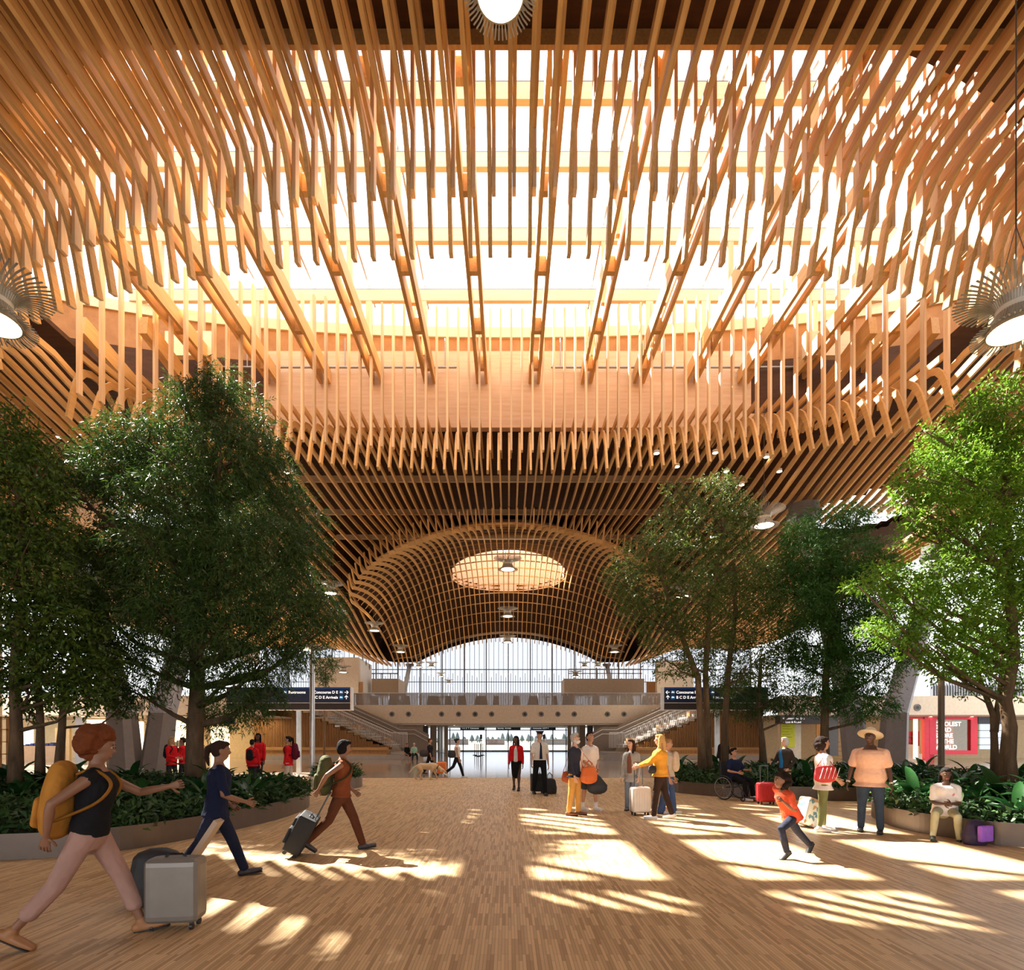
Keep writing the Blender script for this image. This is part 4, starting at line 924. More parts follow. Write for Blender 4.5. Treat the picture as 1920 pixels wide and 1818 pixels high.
# big dark tree, left
Y = 14.0; bx = PX(368, Y)
BIG = [(395,745,48,0),(345,790,60,-.3),(440,770,60,.4),(480,830,60,0),(415,850,80,-.8),(300,845,70,.2),(235,820,62,.0),(205,870,66,-.4),(130,880,50,.5),(110,900,40,-.3),(250,930,80,.5),(330,930,90,-1.0),(430,940,85,.6),(510,900,62,.3),(555,960,50,.3),(570,1020,45,-.2),(510,1020,78,-.6),(420,1040,95,-1.1),(310,1040,95,-1.2),(210,1030,80,.2),(140,1020,60,.8),(560,1090,55,.4),(600,1140,48,.1),(520,1150,75,-.6),(430,1160,85,-1.2),(320,1150,85,-1.3),(230,1140,75,-.4),(150,1120,60,.5),(615,1175,36,.5),(570,1215,48,0),(500,1240,60,-.4),(430,1270,62,-.8),(300,1250,60,-1.0),(220,1220,60,.3),(460,1330,40,.3),(500,1300,38,.2),(260,1300,38,-.4),(395,1350,38,.6),(370,1000,90,1.2),(460,1100,90,1.4),(270,1100,90,1.3),(380,1200,80,1.4),(340,700+30,26,0),(415,715,34,.1)]
tree('tree', 'large dark green feathery tree in the left planter, tallest of the left group', (bx, Y, .22),
     [([(0,0,0),(-.04,0,1.2),(.02,.02,2.6),(0,0,4.2),(.15,.1,6.0),(.25,0,8.0)], .23)], bl(BIG, Y, .92), DKG, .17, .17, 62, 9, .42, .35, .35, seedv=2)
# left edge trees
Y = 11.6
L1 = [(10,800,50,0),(35,850,60,.2),(-20,870,60,.2),(70,870,36,.1),(20,930,80,-.2),(95,930,40,.3),(60,1000,70,.1),(-20,1010,80,.3),(30,1080,85,-.3),(100,1090,60,.4),(-10,1150,80,.2),(70,1170,75,-.2),(140,1180,55,.3),(20,1230,70,.3),(110,1250,60,-.1),(170,1270,45,.2),(60,1290,50,.2),(150,1310,40,-.2),(-30,1270,50,.2),(185,1240,36,.3)]
tree('tree', 'leafy mid-green tree cut by the left edge of the picture', (PX(28,Y), Y, .22), [([(0,0,0),(.03,0,1.5),(-.02,0,2.8),(.1,.1,4.5),(.1,0,6.3)], .13)], bl(L1, Y), MIDG, .13, .42, 60, 6, .30, .1, .4, seedv=3)
Y = 13.2
tree('tree', 'slim pale-barked tree with two stems between the left edge and the big dark tree', (PX(74,Y), Y, .22), [([(0,0,0),(.02,0,1.6),(-.05,0,3.2),(-.2,.1,4.6)], .10), ([(.32,.1,0),(.45,.1,1.6),(.5,.1,2.6),(.9,.2,3.8)], .10)],
     bl([(60,1200,50,.4),(130,1150,50,.5),(190,1210,45,.3),(110,1290,45,.1),(180,1290,40,0),(215,1300,30,.2),(140,1230,50,.6),(225,1330,22,0),(60,1330,28,0)], Y), MIDG, .13, .40, 55, 6, .28, .12, .4, seedv=4)
# far slim tree near left lamp post
Y = 27.0
tree('tree', 'small slim tree behind the left direction sign near the beige wall', (PX(608,Y), Y, 0), [([(0,0,0),(0,0,2.5),(.05,0,4.4)], .05)], bl([(608,1250,18,0),(622,1240,12,0),(600,1265,14,0),(612,1275,12,0)], Y), DKG, .17, .2, 60, 6, .3, .3, .4, seedv=5)
# right slender trees
Y = 17.2
R1 = [(1250,1000,45,.4),(1215,1040,44,.2),(1180,1060,36,0),(1160,1090,34,.3),(1280,960,40,.4),(1270,920,26,0),(1340,930,42,.2),(1375,960,42,.1),(1330,990,60,-.2),(1390,1010,36,.3),(1290,1050,65,-.3),(1370,1060,55,.1),(1220,1110,60,.1),(1300,1130,60,-.3),(1370,1130,44,.2),(1240,1180,48,.2),(1320,1190,50,-.1),(1260,1240,42,.2),(1200,1150,36,.4),(1360,905,24,0),(1395,960,24,0),(1180,1120,28,.3),(1310,1250,36,.1)]
tree('tree', 'slender olive-green tree with steep stems left in the right far planter', (PX(1318,Y), Y, .22), [([(0,0,0),(-.05,0,1.5),(-.15,0,3.2),(-.9,.1,5.2),(-1.4,.1,7)], .125), ([(.28,.3,0),(.25,.3,1.6),(.15,.2,3.4),(.3,.2,5.6),(.6,0,7.6)], .12)], bl(R1, Y), OLVG, .13, .34, 42, 6, .34, .0, .5, seedv=6)
Y = 18.2
tree('tree', 'thin straight tree directly behind the man in the wheelchair', (PX(1359,Y), Y, .22), [([(0,0,0),(.0,0,1.8),(.12,0,3.6),(.35,0,5.4),(.3,0,7)], .12)],
     bl([(1400,1080,45,.2),(1420,1130,45,0),(1390,1180,45,.2),(1430,1210,40,.1),(1350,1210,38,.3),(1400,1250,40,0),(1360,1280,28,0),(1340,1100,50,.6),(1440,1060,30,.2)], Y), OLVG, .13, .36, 45, 6, .32, .05, .45, seedv=7)
Y = 20.2
tree('tree', 'dark-trunked tree with low spreading boughs before the slatted timber wall', (PX(1432,Y), Y, .22), [([(0,0,0),(-.05,0,1.2),(-.2,0,2.4),(-.1,0,4.2)], .13)],
     bl([(1380,1290,36,0),(1420,1270,45,.2),(1470,1300,38,.1),(1500,1320,26,0),(1350,1320,24,0),(1440,1320,32,-.2),(1400,1330,24,.2)], Y), DKG, .16, .22, 55, 7, .32, .25, .45, seedv=8)
Y = 18.8
R2 = [(1500,1000,36,0),(1550,985,44,.3),(1595,975,30,0),(1520,1050,62,-.2),(1590,1050,60,.1),(1640,1060,40,.3),(1470,1080,45,.2),(1500,1130,62,-.3),(1580,1130,70,-.3),(1650,1130,50,.1),(1530,1200,66,-.3),(1610,1200,60,0),(1670,1200,40,.2),(1480,1220,44,.1),(1560,1260,60,-.4),(1630,1270,45,0),(1600,1320,38,-.2),(1650,1320,28,.1),(1540,1310,34,.2),(1610,955,18,.2),(1560,1100,60,1),(1690,1230,26,.3)]
tree('tree', 'bushy green feathery tree in front of the leaning column with the bearing plate', (PX(1546,Y), Y, .22), [([(0,0,0),(.0,0,1.6),(.04,0,3.4),(.25,0,5.2),(.2,0,7.0)], .15)], bl(R2, Y), leafmat('mid_feather_leaf', (.03,.115,.018), (.08,.19,.03), .3), .17, .2, 62, 8, .38, .25, .4, seedv=9)
# bright right tree
Y = 12.6
R3 = [(1870,740,40,0),(1830,780,44,.1),(1895,800,56,-.2),(1790,830,44,.2),(1850,850,60,0),(1745,850,24,.2),(1735,895,48,.1),(1800,900,60,-.2),(1870,920,66,0),(1700,940,32,0),(1760,960,56,-.1),(1830,990,64,-.1),(1900,1000,60,.2),(1710,1000,28,.2),(1650,1085,34,0),(1610,1100,22,-.1),(1700,1090,44,0),(1770,1080,56,-.2),(1850,1070,66,0),(1920,1090,60,.1),(1720,1130,48,.1),(1790,1150,60,-.3),(1870,1150,66,0),(1640,1180,24,0),(1680,1190,36,.1),(1740,1210,44,-.1),(1820,1210,56,0),(1890,1220,50,.2),(1770,1250,34,.1),(1840,1250,36,0),(1900,1290,28,.2),(1880,870,60,1),(1850,1020,70,1.2),(1960,900,80,.5),(1960,1100,90,.8),(1735,810,14,0)]
tree('tree', 'tall sunlit lime-green tree at the right edge', (PX(1893,Y), Y, .22), [([(0,0,0),(-.05,0,.9),(.0,0,1.6),(-.1,0,2.2),(.1,0,3.2),(.05,.1,5.2),(0,.1,7.6)], .17)], bl(R3, Y), LIMEG, .125, .40, 66, 6, .28, .0, .45, seedv=10)
Y = 13.3
tree('tree', 'thin forked tree just left of the thick trunk at the right edge', (PX(1866,Y), Y, .22), [([(0,0,0),(-.02,0,1.2),(-.05,0,1.9),(-.35,0,2.7),(-.6,0,3.6)], .09), ([(-.03,0,1.5),(.1,0,2.4),(.2,0,3.6)], .07)],
     bl([(1800,1250,34,.2),(1830,1240,36,.3),(1868,1260,34,.3),(1820,1300,16,0)], Y), OLVG, .12, .4, 30, 5, .28, .05, .5, seedv=11)
# ================================================================ UNDERGROWTH
def ground(key, n, label, hgt=.30):
    c = CP[key]; xs = [p[0] for p in c]; ys = [p[1] for p in c]; pts = []
    while len(pts) < n:
        x, y = random.uniform(min(xs), max(xs)), random.uniform(min(ys), max(ys))
        if inpoly(x, y, c): pts.append((x, y, .26))
    p = np.array(pts); hh = hgt*(.5+.8*RNG.random(n)); B = []; D = []; LL = []
    for j in range(9):
        a = RNG.random(n)*2*math.pi; e = RNG.random(n)*1.2+.1; d = np.stack([np.cos(a)*np.cos(e), np.sin(a)*np.cos(e), np.sin(e)], 1)
        B.append(p+np.stack([RNG.normal(size=n)*.05, RNG.normal(size=n)*.05, hh*RNG.random(n)], 1)); D.append(d); LL.append(.10+.12*RNG.random(n))
    B = np.concatenate(B); D = np.concatenate(D); LL = np.concatenate(LL)
    o = link('undergrowth', leafmesh('undergrowth', B, D, LL, LL*.3, UNDG, droop=.3)); tag(o, label, 'plants', kind='stuff')
ground('left', 5200, 'dense low green undergrowth filling the left planter')
ground('right_near', 2600, 'sunlit low undergrowth filling the planter behind the seated girl')
ground('right_far', 2600, 'low green undergrowth filling the planter behind the wheelchair')
ground('left_back', 200, 'low undergrowth in the small planter behind the left one')
def broad(seed, nl=13, Lf=.62, Wf=.11, m_=BROADG):
    random.seed(seed); mb = MB()
    for i in range(nl):
        a = 2*math.pi*i/nl+random.uniform(-.3,.3); el = random.uniform(.75,1.45); L = Lf*random.uniform(.7,1.1); W = Wf*random.uniform(.8,1.2); c, s = math.cos(a), math.sin(a); p = Vector((0,0,0)); vs = []; e = el; n = 7
        for j in range(n+1):
            t = j/n; w_ = W*math.sin(math.pi*min(1, (t*.93+.07)))**.8*.5 if t < 1 else .002
            if t < .12: w_ = .008
            vs += [(p.x-s*w_, p.y+c*w_, p.z+w_*.35), (p.x, p.y, p.z-w_*.1), (p.x+s*w_, p.y-c*w_, p.z+w_*.35)]
            p = p+Vector((c*math.cos(e), s*math.cos(e), math.sin(e)))*L/n; e -= random.uniform(.10,.28)
        fs = []
        for j in range(n): b = 3*j; fs += [(b,b+1,b+4,b+3),(b+1,b+2,b+5,b+4)]
        mb.add(vs, fs)
    return mb.mesh('broadleaf_plant', m_, smooth=True)
PR = [broad(1), broad(2, 15, .75, .13), broad(3, 11, .55, .09), broad(4, 16, .5, .05, leafmat('fern_leaf', (.05,.13,.05), (.12,.22,.09), .3))]
def scatter(key, n, label, group, seed, rng=(.9,1.45)):
    random.seed(seed); c = CP[key]; xs = [p[0] for p in c]; ys = [p[1] for p in c]; got = []; tries = 0
    while len(got) < n and tries < 9000:
        tries += 1; x, y = random.uniform(min(xs), max(xs)), random.uniform(min(ys), max(ys))
        if not inpoly(x, y, c) or any((x-a)**2+(y-b)**2 < .16 for a, b in got): continue
        if not all(inpoly(x+dx, y+dy, c) for dx, dy in ((.3,0),(-.3,0),(0,.3),(0,-.3))): continue
        if key == 'left' and y < 9.3 and random.random() < .75: continue
        got.append((x, y)); m_ = random.choice(PR[:3] if random.random() < .8 else PR); s = random.uniform(*rng)
        o = link('fern' if m_ is PR[3] else 'broadleaf_plant', m_, loc=(x, y, .24), rz=random.uniform(0, 6.28)); o.scale = (s,)*3
        tag(o, (label if m_ is not PR[3] else label.replace('broad glossy leaves', 'narrow feathery leaves')), 'plant', group if m_ is not PR[3] else group.replace('broadleaf', 'ferny'))
scatter('left', 95, 'clump of upright broad glossy leaves in the left planter', 'broadleaf plants in the left planter', 21)
scatter('right_near', 60, 'clump of upright broad glossy leaves in the planter behind the seated girl', 'broadleaf plants in the right near planter', 22, (1.0,1.6))
scatter('right_far', 75, 'clump of upright broad glossy leaves in the planter behind the wheelchair', 'broadleaf plants in the right far planter', 23, (.9,1.3))
scatter('left_back', 3, 'clump of upright broad glossy leaves in the small planter behind the left one', 'broadleaf plants in the small left planter', 24)
# ================================================================ PEOPLE
def remesh(mb, voxel, smooth=3, mats=None, name='body', extra=None):
    me = mb.mesh(name+'_raw', mat('raw', (.5,.5,.5)))
    o = bpy.data.objects.new('t', me); C.objects.link(o)
    m = o.modifiers.new('r', 'REMESH'); m.mode = 'VOXEL'; m.voxel_size = voxel; m.use_smooth_shade = True
    if smooth: s_ = o.modifiers.new('s', 'SMOOTH'); s_.factor = .5; s_.iterations = smooth
    dg = bpy.context.evaluated_depsgraph_get(); dg.update()
    out = bpy.data.meshes.new_from_object(o.evaluated_get(dg)); bpy.data.objects.remove(o); bpy.data.meshes.remove(me)
    out.materials.clear()
    for q in mats: out.materials.append(q)
    if extra is not None and extra.v:
        import bmesh
        bm = bmesh.new(); bm.from_mesh(out)
        e = extra.mesh('e', mats, True); bm.from_mesh(e); bm.to_mesh(out); bm.free(); bpy.data.meshes.remove(e)
    out.polygons.foreach_set('use_smooth', [True]*len(out.polygons)); out.update(); out.name = name
    return out
def cloth(name, col, rough=.9): return mat('cloth_'+name, col, rough, spec=.12, bump=(8,.7,.05))
def skinm(k): 
    return {'dark':mat('skin_dark',(.10,.045,.025),.5), 'brown':mat('skin_brown',(.26,.12,.065),.5), 'tan':mat('skin_tan',(.48,.25,.15),.5), 'fair':mat('skin_fair',(.62,.36,.25),.5)}[k]
EYEW = mat('eye_white', (.42,.38,.35), .4); EYED = mat('eye_dark', (.02,.012,.01), .2); LIP = mat('lip', (.42,.13,.10), .5)
def ik(a, b, l1, l2, pole):
    a = Vector(a); b = Vector(b); d = b-a; L = min(d.length, (l1+l2)*.995); d.normalize()
    x = (l1*l1-l2*l2+L*L)/(2*L); h = math.sqrt(max(1e-6, l1*l1-x*x)); p = Vector(pole)-d*Vector(pole).dot(d); p.normalize()
    return a+d*x+p*h, a+d*L
def person(label, loc, head_deg, H=1.7, skin='tan', legs=((8,4,0),(-6,4,0)), lean=0, twist=0, arms=(None,None), aang=((5,8,12),(5,8,12)), headyp=(0,0), hair='short', hairc=(.03,.02,.015), top=None, topc=(.5,.5,.5), sleeve='short', open_=None, bottom='trousers', botc=(.05,.05,.06), shoec=(.05,.05,.05), wd=1.0, vox=.013, hem=-.06, sit=None, lift=0, extras=(), category='person', tname='shirt', footp=(0,0), hipw=1.0, collar=None, hold=(.25,.25)):
    """head_deg: 0 looks towards the camera (-Y), 90 looks to +X"""
    s = H/1.76; rz = math.radians(head_deg)
    f = Vector((0,-1,0)); l = Vector((1,0,0)); u = Vector((0,0,1))
    t = thing('person', label, category, (loc[0], loc[1], loc[2] if len(loc) > 2 else 0), rz)
    lr = math.radians(lean)
    body = MB(); ex = MB()
    # legs
    fe = []; 
    hipz = 0
    for i, sd in ((0,1),(1,-1)):
        a, k, o_ = (math.radians(v) for v in legs[i]); 
        d1 = (f*math.sin(a)-u*math.cos(a))*math.cos(o_)+l*sd*math.sin(o_); d2 = (f*math.sin(a-k)-u*math.cos(a-k))*math.cos(o_*.5)+l*sd*math.sin(o_*.5)
        fe.append((sd, d1, d2))
    drops = [-(d1*.43*s+d2*.42*s).z + (.075*s if footp[i] <= 20 else .075*s+.09*s*math.sin(math.radians(footp[i]))) for i, (sd, d1, d2) in enumerate(fe)]
    hipz = (sit if sit is not None else max(drops))+lift
    hip = u*hipz
    J = {}
    for i, (sd, d1, d2) in enumerate(fe):
        h = hip+l*sd*.088*s*hipw; kn = h+d1*.43*s; an = kn+d2*.42*s; J['hip%d'%i] = h; J['knee%d'%i] = kn; J['ank%d'%i] = an
        fp = math.radians(footp[i]); fd = (f*math.cos(fp)-u*math.sin(fp)); hu = (u*math.cos(fp)+f*math.sin(fp)); J['fd%d'%i] = fd; J['fu%d'%i] = hu
        body.loft([h, h.lerp(kn,.3), h.lerp(kn,.75), kn, kn.lerp(an,.3), kn.lerp(an,.7), an], [(.082*s*wd,.085*s*wd),(.078*s*wd,.083*s*wd),.058*s,.052*s,(.052*s,.056*s),.036*s,.034*s], 12, side=l)
        c = an-hu*.035*s; body.loft([c-fd*.05*s, c+fd*.02*s, c+fd*.10*s, c+fd*.17*s], [(.032*s,.035*s),(.036*s,.036*s),(.042*s,.026*s),(.038*s,.018*s)], 10, side=l)
    # torso
    sp = (u*math.cos(lr)+f*math.sin(lr)); fw = (f*math.cos(lr)-u*math.sin(lr))
    tw = math.radians(twist); R = Matrix.Rotation(tw, 3, sp); l2 = R @ l; fw2 = R @ fw
    def T(v, k=0): return hip+sp*v*s+fw2*k*s
    TS = [(-.07,.135,.095,0),(-.0,.165*hipw,.112,0),(.08,.158*hipw,.108,0),(.18,.132,.095,.005),(.30,.150,.112,.012),(.39,.160,.118,.008),(.45,.135,.10,0),(.50,.085,.07,-.005)]
    body.loft([T(v,k) for v,_,_,k in TS], [(a*s*wd, b*s*wd) for _,a,b,_ in TS], 16, side=l2)
    J['sh0'] = T(.435)+l2*.165*s*wd**.7; J['sh1'] = T(.435)-l2*.165*s*wd**.7; J['chest'] = T(.33)
    body.loft([J['sh0'], J['sh0'].lerp(T(.49),.5), T(.485), J['sh1'].lerp(T(.49),.5), J['sh1']], [.048*s,.052*s,.062*s,.052*s,.048*s], 10, side=sp)
    # head
    yw, pt = (math.radians(v) for v in headyp); hp = pt
    RH = Matrix.Rotation(yw, 3, sp); hf = RH @ fw2; 
    hf = (hf*math.cos(hp)+u*math.sin(hp)).normalized() if True else hf
    if abs(lean) > 15: hf = (Vector((hf.x,hf.y,0)).normalized()*math.cos(hp)+u*math.sin(hp)).normalized()
    hl = u.cross(hf).normalized(); hu = hf.cross(hl).normalized()
    nb = T(.49,-.005); hc = nb+sp*.115*s+u*.075*s+hf*.018*s
    body.loft([nb, nb.lerp(hc,.4)-hf*.01*s, hc-hu*.05*s-hf*.02*s], [.056*s,.052*s,.055*s], 12, side=hl)
    MH = Matrix((hl, -hf, hu)).transposed(); hs = s if H > 1.45 else s*1.18
    body.ell(hc+hu*.02*hs, (.074*hs,.092*hs,.098*hs), MH, 16, 12); body.ell(hc-hu*.045*hs+hf*.022*hs, (.055*hs,.062*hs,.07*hs), MH, 14, 10)
    body.ell(hc+hf*.095*hs-hu*.012*hs, (.013*hs,.020*hs,.022*hs), MH, 8, 6)
    for q in (1,-1):
        body.ell(hc+hl*q*.076*hs-hu*.0*hs-hf*.005*hs, (.010*hs,.020*hs,.032*hs), MH, 8, 6)
        ex.ell(hc+hl*q*.031*hs+hf*.080*hs+hu*.014*hs, (.0125*hs,.009*hs,.0065*hs), MH, 8, 6, m=1); ex.ell(hc+hl*q*.031*hs+hf*.0895*hs+hu*.014*hs, (.0068*hs,.0052*hs,.0066*hs), MH, 8, 6, m=2)
        ex.ell(hc+hl*q*.031*hs+hf*.086*hs+hu*.036*hs, (.020*hs,.007*hs,.0045*hs), MH, 8, 5, m=2)
    ex.ell(hc+hf*.0805*hs-hu*.060*hs, (.024*hs,.0055*hs,.0075*hs), MH, 10, 6, m=3)
    # arms
    for i, sd in ((0,1),(1,-1)):
        sh = J['sh%d'%i]
        if arms[i] is not None:
            tx = arms[i]; tgt = hip+f*tx[0]*s+l*tx[1]*s+u*(tx[2]*s-0) if len(tx) == 3 else None
            el, wr = ik(sh, tgt, .285*s, .255*s, l*sd*.5-f*.7-u*.5)
        else:
            a, o_, b_ = (math.radians(v) for v in aang[i]); d1 = (fw2*math.sin(a)-u*math.cos(a))*math.cos(o_)+l2*sd*math.sin(o_); d2 = (fw2*math.sin(a+b_)-u*math.cos(a+b_))*math.cos(o_*.6)+l2*sd*math.sin(o_*.6)
            el = sh+d1*.285*s; wr = el+d2*.255*s
        J['el%d'%i] = el; J['wr%d'%i] = wr; d = (wr-el).normalized()
        body.loft([sh, sh.lerp(el,.4), el, el.lerp(wr,.25), el.lerp(wr,.8), wr], [(.050*s*wd,.050*s*wd),.043*s,.036*s,.037*s,.027*s,(.025*s,.021*s)], 10, side=l2)
        # hand: palm, five fingers
        pn = (l*sd if abs(d.dot(l)) < .8 else u); sdv = d.cross(pn).normalized(); pn = sdv.cross(d).normalized(); pw = -pn   # palm faces the body
        if sdv.dot(f) < 0 and abs(sdv.dot(f)) > .1: sdv = -sdv
        body.loft([wr, wr+d*.035*s, wr+d*.085*s], [(.024*s,.016*s),(.036*s,.014*s),(.040*s,.013*s)], 10, side=sdv)
        J['hand%d'%i] = wr+d*.09*s; cu = hold[i]
        for q, (off, ln) in enumerate(((.030,.070),(.010,.078),(-.010,.072),(-.030,.056))):
            p0 = wr+d*.078*s+sdv*off*s; p1 = p0+(d*math.cos(cu)+pw*math.sin(cu))*ln*.45*s; p2 = p1+(d*math.cos(cu*2.4)+pw*math.sin(cu*2.4))*ln*.33*s; p3 = p2+(d*math.cos(cu*3.6)+pw*math.sin(cu*3.6))*ln*.25*s
            ex.loft([p0,p1,p2,p3], [.0088*s,.0083*s,.0077*s,.0065*s], 7, side=sdv)
        p0 = wr+d*.025*s+sdv*.022*s; p1 = p0+(d*.6+sdv*.75+pw*.15).normalized()*.040*s; p2 = p1+(d*.85+sdv*.35+pw*.35).normalized()*.034*s
        ex.loft([p0,p1,p2], [.0125*s,.0105*s,.0085*s], 7, side=pn)
    # body kept in parts: skin under clothes
    link('body', remesh(body, vox, 3, [skinm(skin), EYEW, EYED, LIP], 'body', ex), t)
    # trousers / skirt
    if bottom:
        m = MB(); mc = cloth(*botc) if isinstance(botc[0], str) else cloth('%.2f%.2f%.2f' % tuple(botc), botc)
        m.loft([T(v,k) for v,_,_,k in TS[:4]]+[T(.20)], [(a*s*wd*1.05+.008, b*s*wd*1.06+.008) for _,a,b,_ in TS[:4]]+[(.13*s*wd,.09*s*wd)], 16, side=l2)
        for i in (0,1):
            h, kn, an = J['hip%d'%i], J['knee%d'%i], J['ank%d'%i]
            if bottom == 'trousers': m.loft([h, h.lerp(kn,.4), kn, kn.lerp(an,.5), an-(an-kn).normalized()*.01], [(.096*s*wd,.10*s*wd),.084*s*wd,.070*s,.062*s,.055*s], 12, side=l)
            elif bottom == 'wide': m.loft([h, h.lerp(kn,.5), kn, kn.lerp(an,.6), an+(an-kn).normalized()*.03], [(.095*s*wd,.098*s*wd),.085*s,.078*s,.085*s,.092*s], 12, side=l)
            elif bottom == 'leggings': m.loft([h, h.lerp(kn,.4), kn, kn.lerp(an,.4), an-(an-kn).normalized()*.03], [(.094*s*wd,.096*s*wd),.079*s,.066*s,.062*s,.044*s], 12, side=l)
            elif bottom == 'cropped': m.loft([h, h.lerp(kn,.4), kn, kn.lerp(an,.62)], [(.095*s*wd,.10*s*wd),.085*s,.070*s,.064*s], 12, side=l)
            elif bottom == 'shorts': m.loft([h, h.lerp(kn,.5), h.lerp(kn,.92)], [(.10*s*wd,.105*s*wd),.10*s,.10*s], 12, side=l)
        if bottom == 'skirt':
            k = (J['knee0']+J['knee1'])/2; sprd = (J['knee0']-J['knee1']).length/2
            m.loft([T(.0), hip.lerp(k,.5), k], [(.175*s,.12*s),(.16*s,.12*s+sprd*.3),(.115*s+sprd*.2,.09*s+sprd*.5)], 16, side=l)
        link('skirt' if bottom == 'skirt' else 'shorts' if bottom == 'shorts' else 'trousers', remesh(m, vox, 3, [mc], 'trousers'), t)
    # shoes
    if shoec:
        for i in (0,1):
            m = MB(); an = J['ank%d'%i]; fd, hu2 = J['fd%d'%i], J['fu%d'%i]; c = an-hu2*.038*s
            m.loft([c-fd*.055*s, c+fd*.02*s, c+fd*.10*s, c+fd*.185*s], [(.038*s,.040*s),(.043*s,.042*s),(.049*s,.034*s),(.043*s,.024*s)], 12, side=l); m.loft([an+hu2*.02*s, an-hu2*.03*s], [.045*s,.045*s], 10)
            o = link('shoe', remesh(m, min(vox,.012), 2, [mat('shoe_%.2f%.2f%.2f' % tuple(shoec), shoec, .5)], 'shoe'), t)
            m2 = MB(); cc = c-hu2*.030*s; m2.loft([cc-fd*.06*s, cc+fd*.10*s, cc+fd*.19*s], [(.040*s,.010),(.049*s,.010),(.042*s,.010)], 12, side=l); obj('sole', m2, mat('sole_white' if shoec[0] > .5 else 'sole_dark', (.75,.74,.7) if shoec[0] > .5 else (.03,.03,.03), .6), o, smooth=True)
    # top
    if topc is not None:
        m = MB(); mc = cloth('%.2f%.2f%.2f' % tuple(topc), topc)
        sec = ([(hem, .186, .136, 0)] if hem < -.03 else [(hem,)+tuple(np.interp(hem, [x[0] for x in TS], [x[j] for x in TS]) for j in (1,2,3))])+[x for x in TS if x[0] > hem+.03][:-1]
        inf = .024 if sleeve in ('short','long') else .014
        m.loft([T(v,k) for v,_,_,k in sec]+[T(.495)], [(a*s*wd*1.06+inf, b*s*wd*1.06+inf) for _,a,b,_ in sec]+[(.085*s,.075*s)], 16, side=l2, rnd=False)
        m.loft([J['sh0'], J['sh0'].lerp(T(.487),.5), T(.475), J['sh1'].lerp(T(.487),.5), J['sh1']], [.058*s,.062*s,.068*s,.062*s,.058*s], 10, side=sp)
        for i in (0,1):
            sh, el, wr = J['sh%d'%i], J['el%d'%i], J['wr%d'%i]
            if sleeve == 'short': m.loft([sh, sh.lerp(el,.35), sh.lerp(el,.72)], [.062*s*wd,.061*s*wd,.062*s*wd], 12, side=l2)
            elif sleeve == 'long': m.loft([sh, sh.lerp(el,.5), el, el.lerp(wr,.5), wr-(wr-el).normalized()*.01], [.066*s*wd,.058*s*wd,.052*s,.046*s,.038*s], 12, side=l2, rnd=False)
            elif sleeve == 'half': m.loft([sh, sh.lerp(el,.5), el.lerp(wr,.15)], [.066*s*wd,.058*s*wd,.052*s], 12, side=l2, rnd=False)
        o = link(tname, remesh(m, vox, 5, [mc], tname), t)
        if open_:   # front of a lighter shirt showing in an open jacket
            m = MB(); fr = lambda v: float(np.interp(v, [x[0] for x in TS], [x[2] for x in TS]))*wd*1.06+.024/s+float(np.interp(v, [x[0] for x in TS], [x[3] for x in TS]))
            vv = [max(hem,.02)-.01, .10, .20, .30, .39, .465]; ww = [.070,.066,.064,.062,.050,.026]
            m.loft([T(v, fr(v)-.022+(.012 if v < .45 else -.0)) for v in vv], [(w_*s,.026*s) for w_ in ww], 12, side=l2)
            link('shirt_front', remesh(m, vox, 1, [cloth('%.2f%.2f%.2f' % tuple(open_), open_)], 'shirt_front'), t)
        if collar:
            m = MB(); m.loft([T(.485,.0), T(.525,-.01)], [(.072*s,.066*s),(.064*s,.060*s)], 14, side=l2, rnd=False); obj('collar', m, cloth('%.2f%.2f%.2f' % tuple(collar), collar), t, smooth=True)
    # hair
    if hair:
        m = MB(); hm = mat('hair_%.2f%.2f%.2f' % tuple(hairc), hairc, .85, spec=.1, bump=(30,.8))
        def HP(a, b, c): return hc+hl*a*hs+hf*b*hs+hu*c*hs
        if hair != 'bald': m.ell(HP(0,-.018,.042), (.081*hs,.094*hs,.088*hs), MH, 16, 12); m.ell(HP(0,-.04,.0), (.078*hs,.068*hs,.085*hs), MH, 14, 10); m.ell(HP(0,.035,.088), (.066*hs,.055*hs,.034*hs), MH, 12, 8)
        if hair == 'long':
            m.loft([HP(0,-.05,.06), HP(0,-.075,-.05), HP(0,-.085,-.18), HP(0,-.075,-.30)], [(.080*hs,.045*hs),(.088*hs,.05*hs),(.085*hs,.045*hs),(.06*hs,.025*hs)], 12, side=hl)
            for q in (1,-1): m.loft([HP(q*.065,.0,.05), HP(q*.082,.0,-.06), HP(q*.085,.02,-.20), HP(q*.075,.03,-.28)], [.028*hs,.030*hs,.028*hs,.015*hs], 8, side=hl)
        elif hair == 'bob': m.ell(HP(0,-.03,-.0), (.098*hs,.088*hs,.115*hs), MH, 14, 10)
        elif hair == 'afro':
            random.seed(int(H*1000))
            for _ in range(110):
                v = Vector((random.gauss(0,1), random.gauss(0,1), random.gauss(0,1))).normalized()
                if v.y > .35 and v.z < .45: continue
                m.ell(HP(v.x*.12, -.045+v.y*.115, .04+v.z*.125), (.038*hs,)*3, None, 8, 6)
            m.ell(HP(0,-.06,.045), (.125*hs,.115*hs,.13*hs), MH, 12, 8)
        elif hair == 'curly':
            random.seed(int(H*1000)+1)
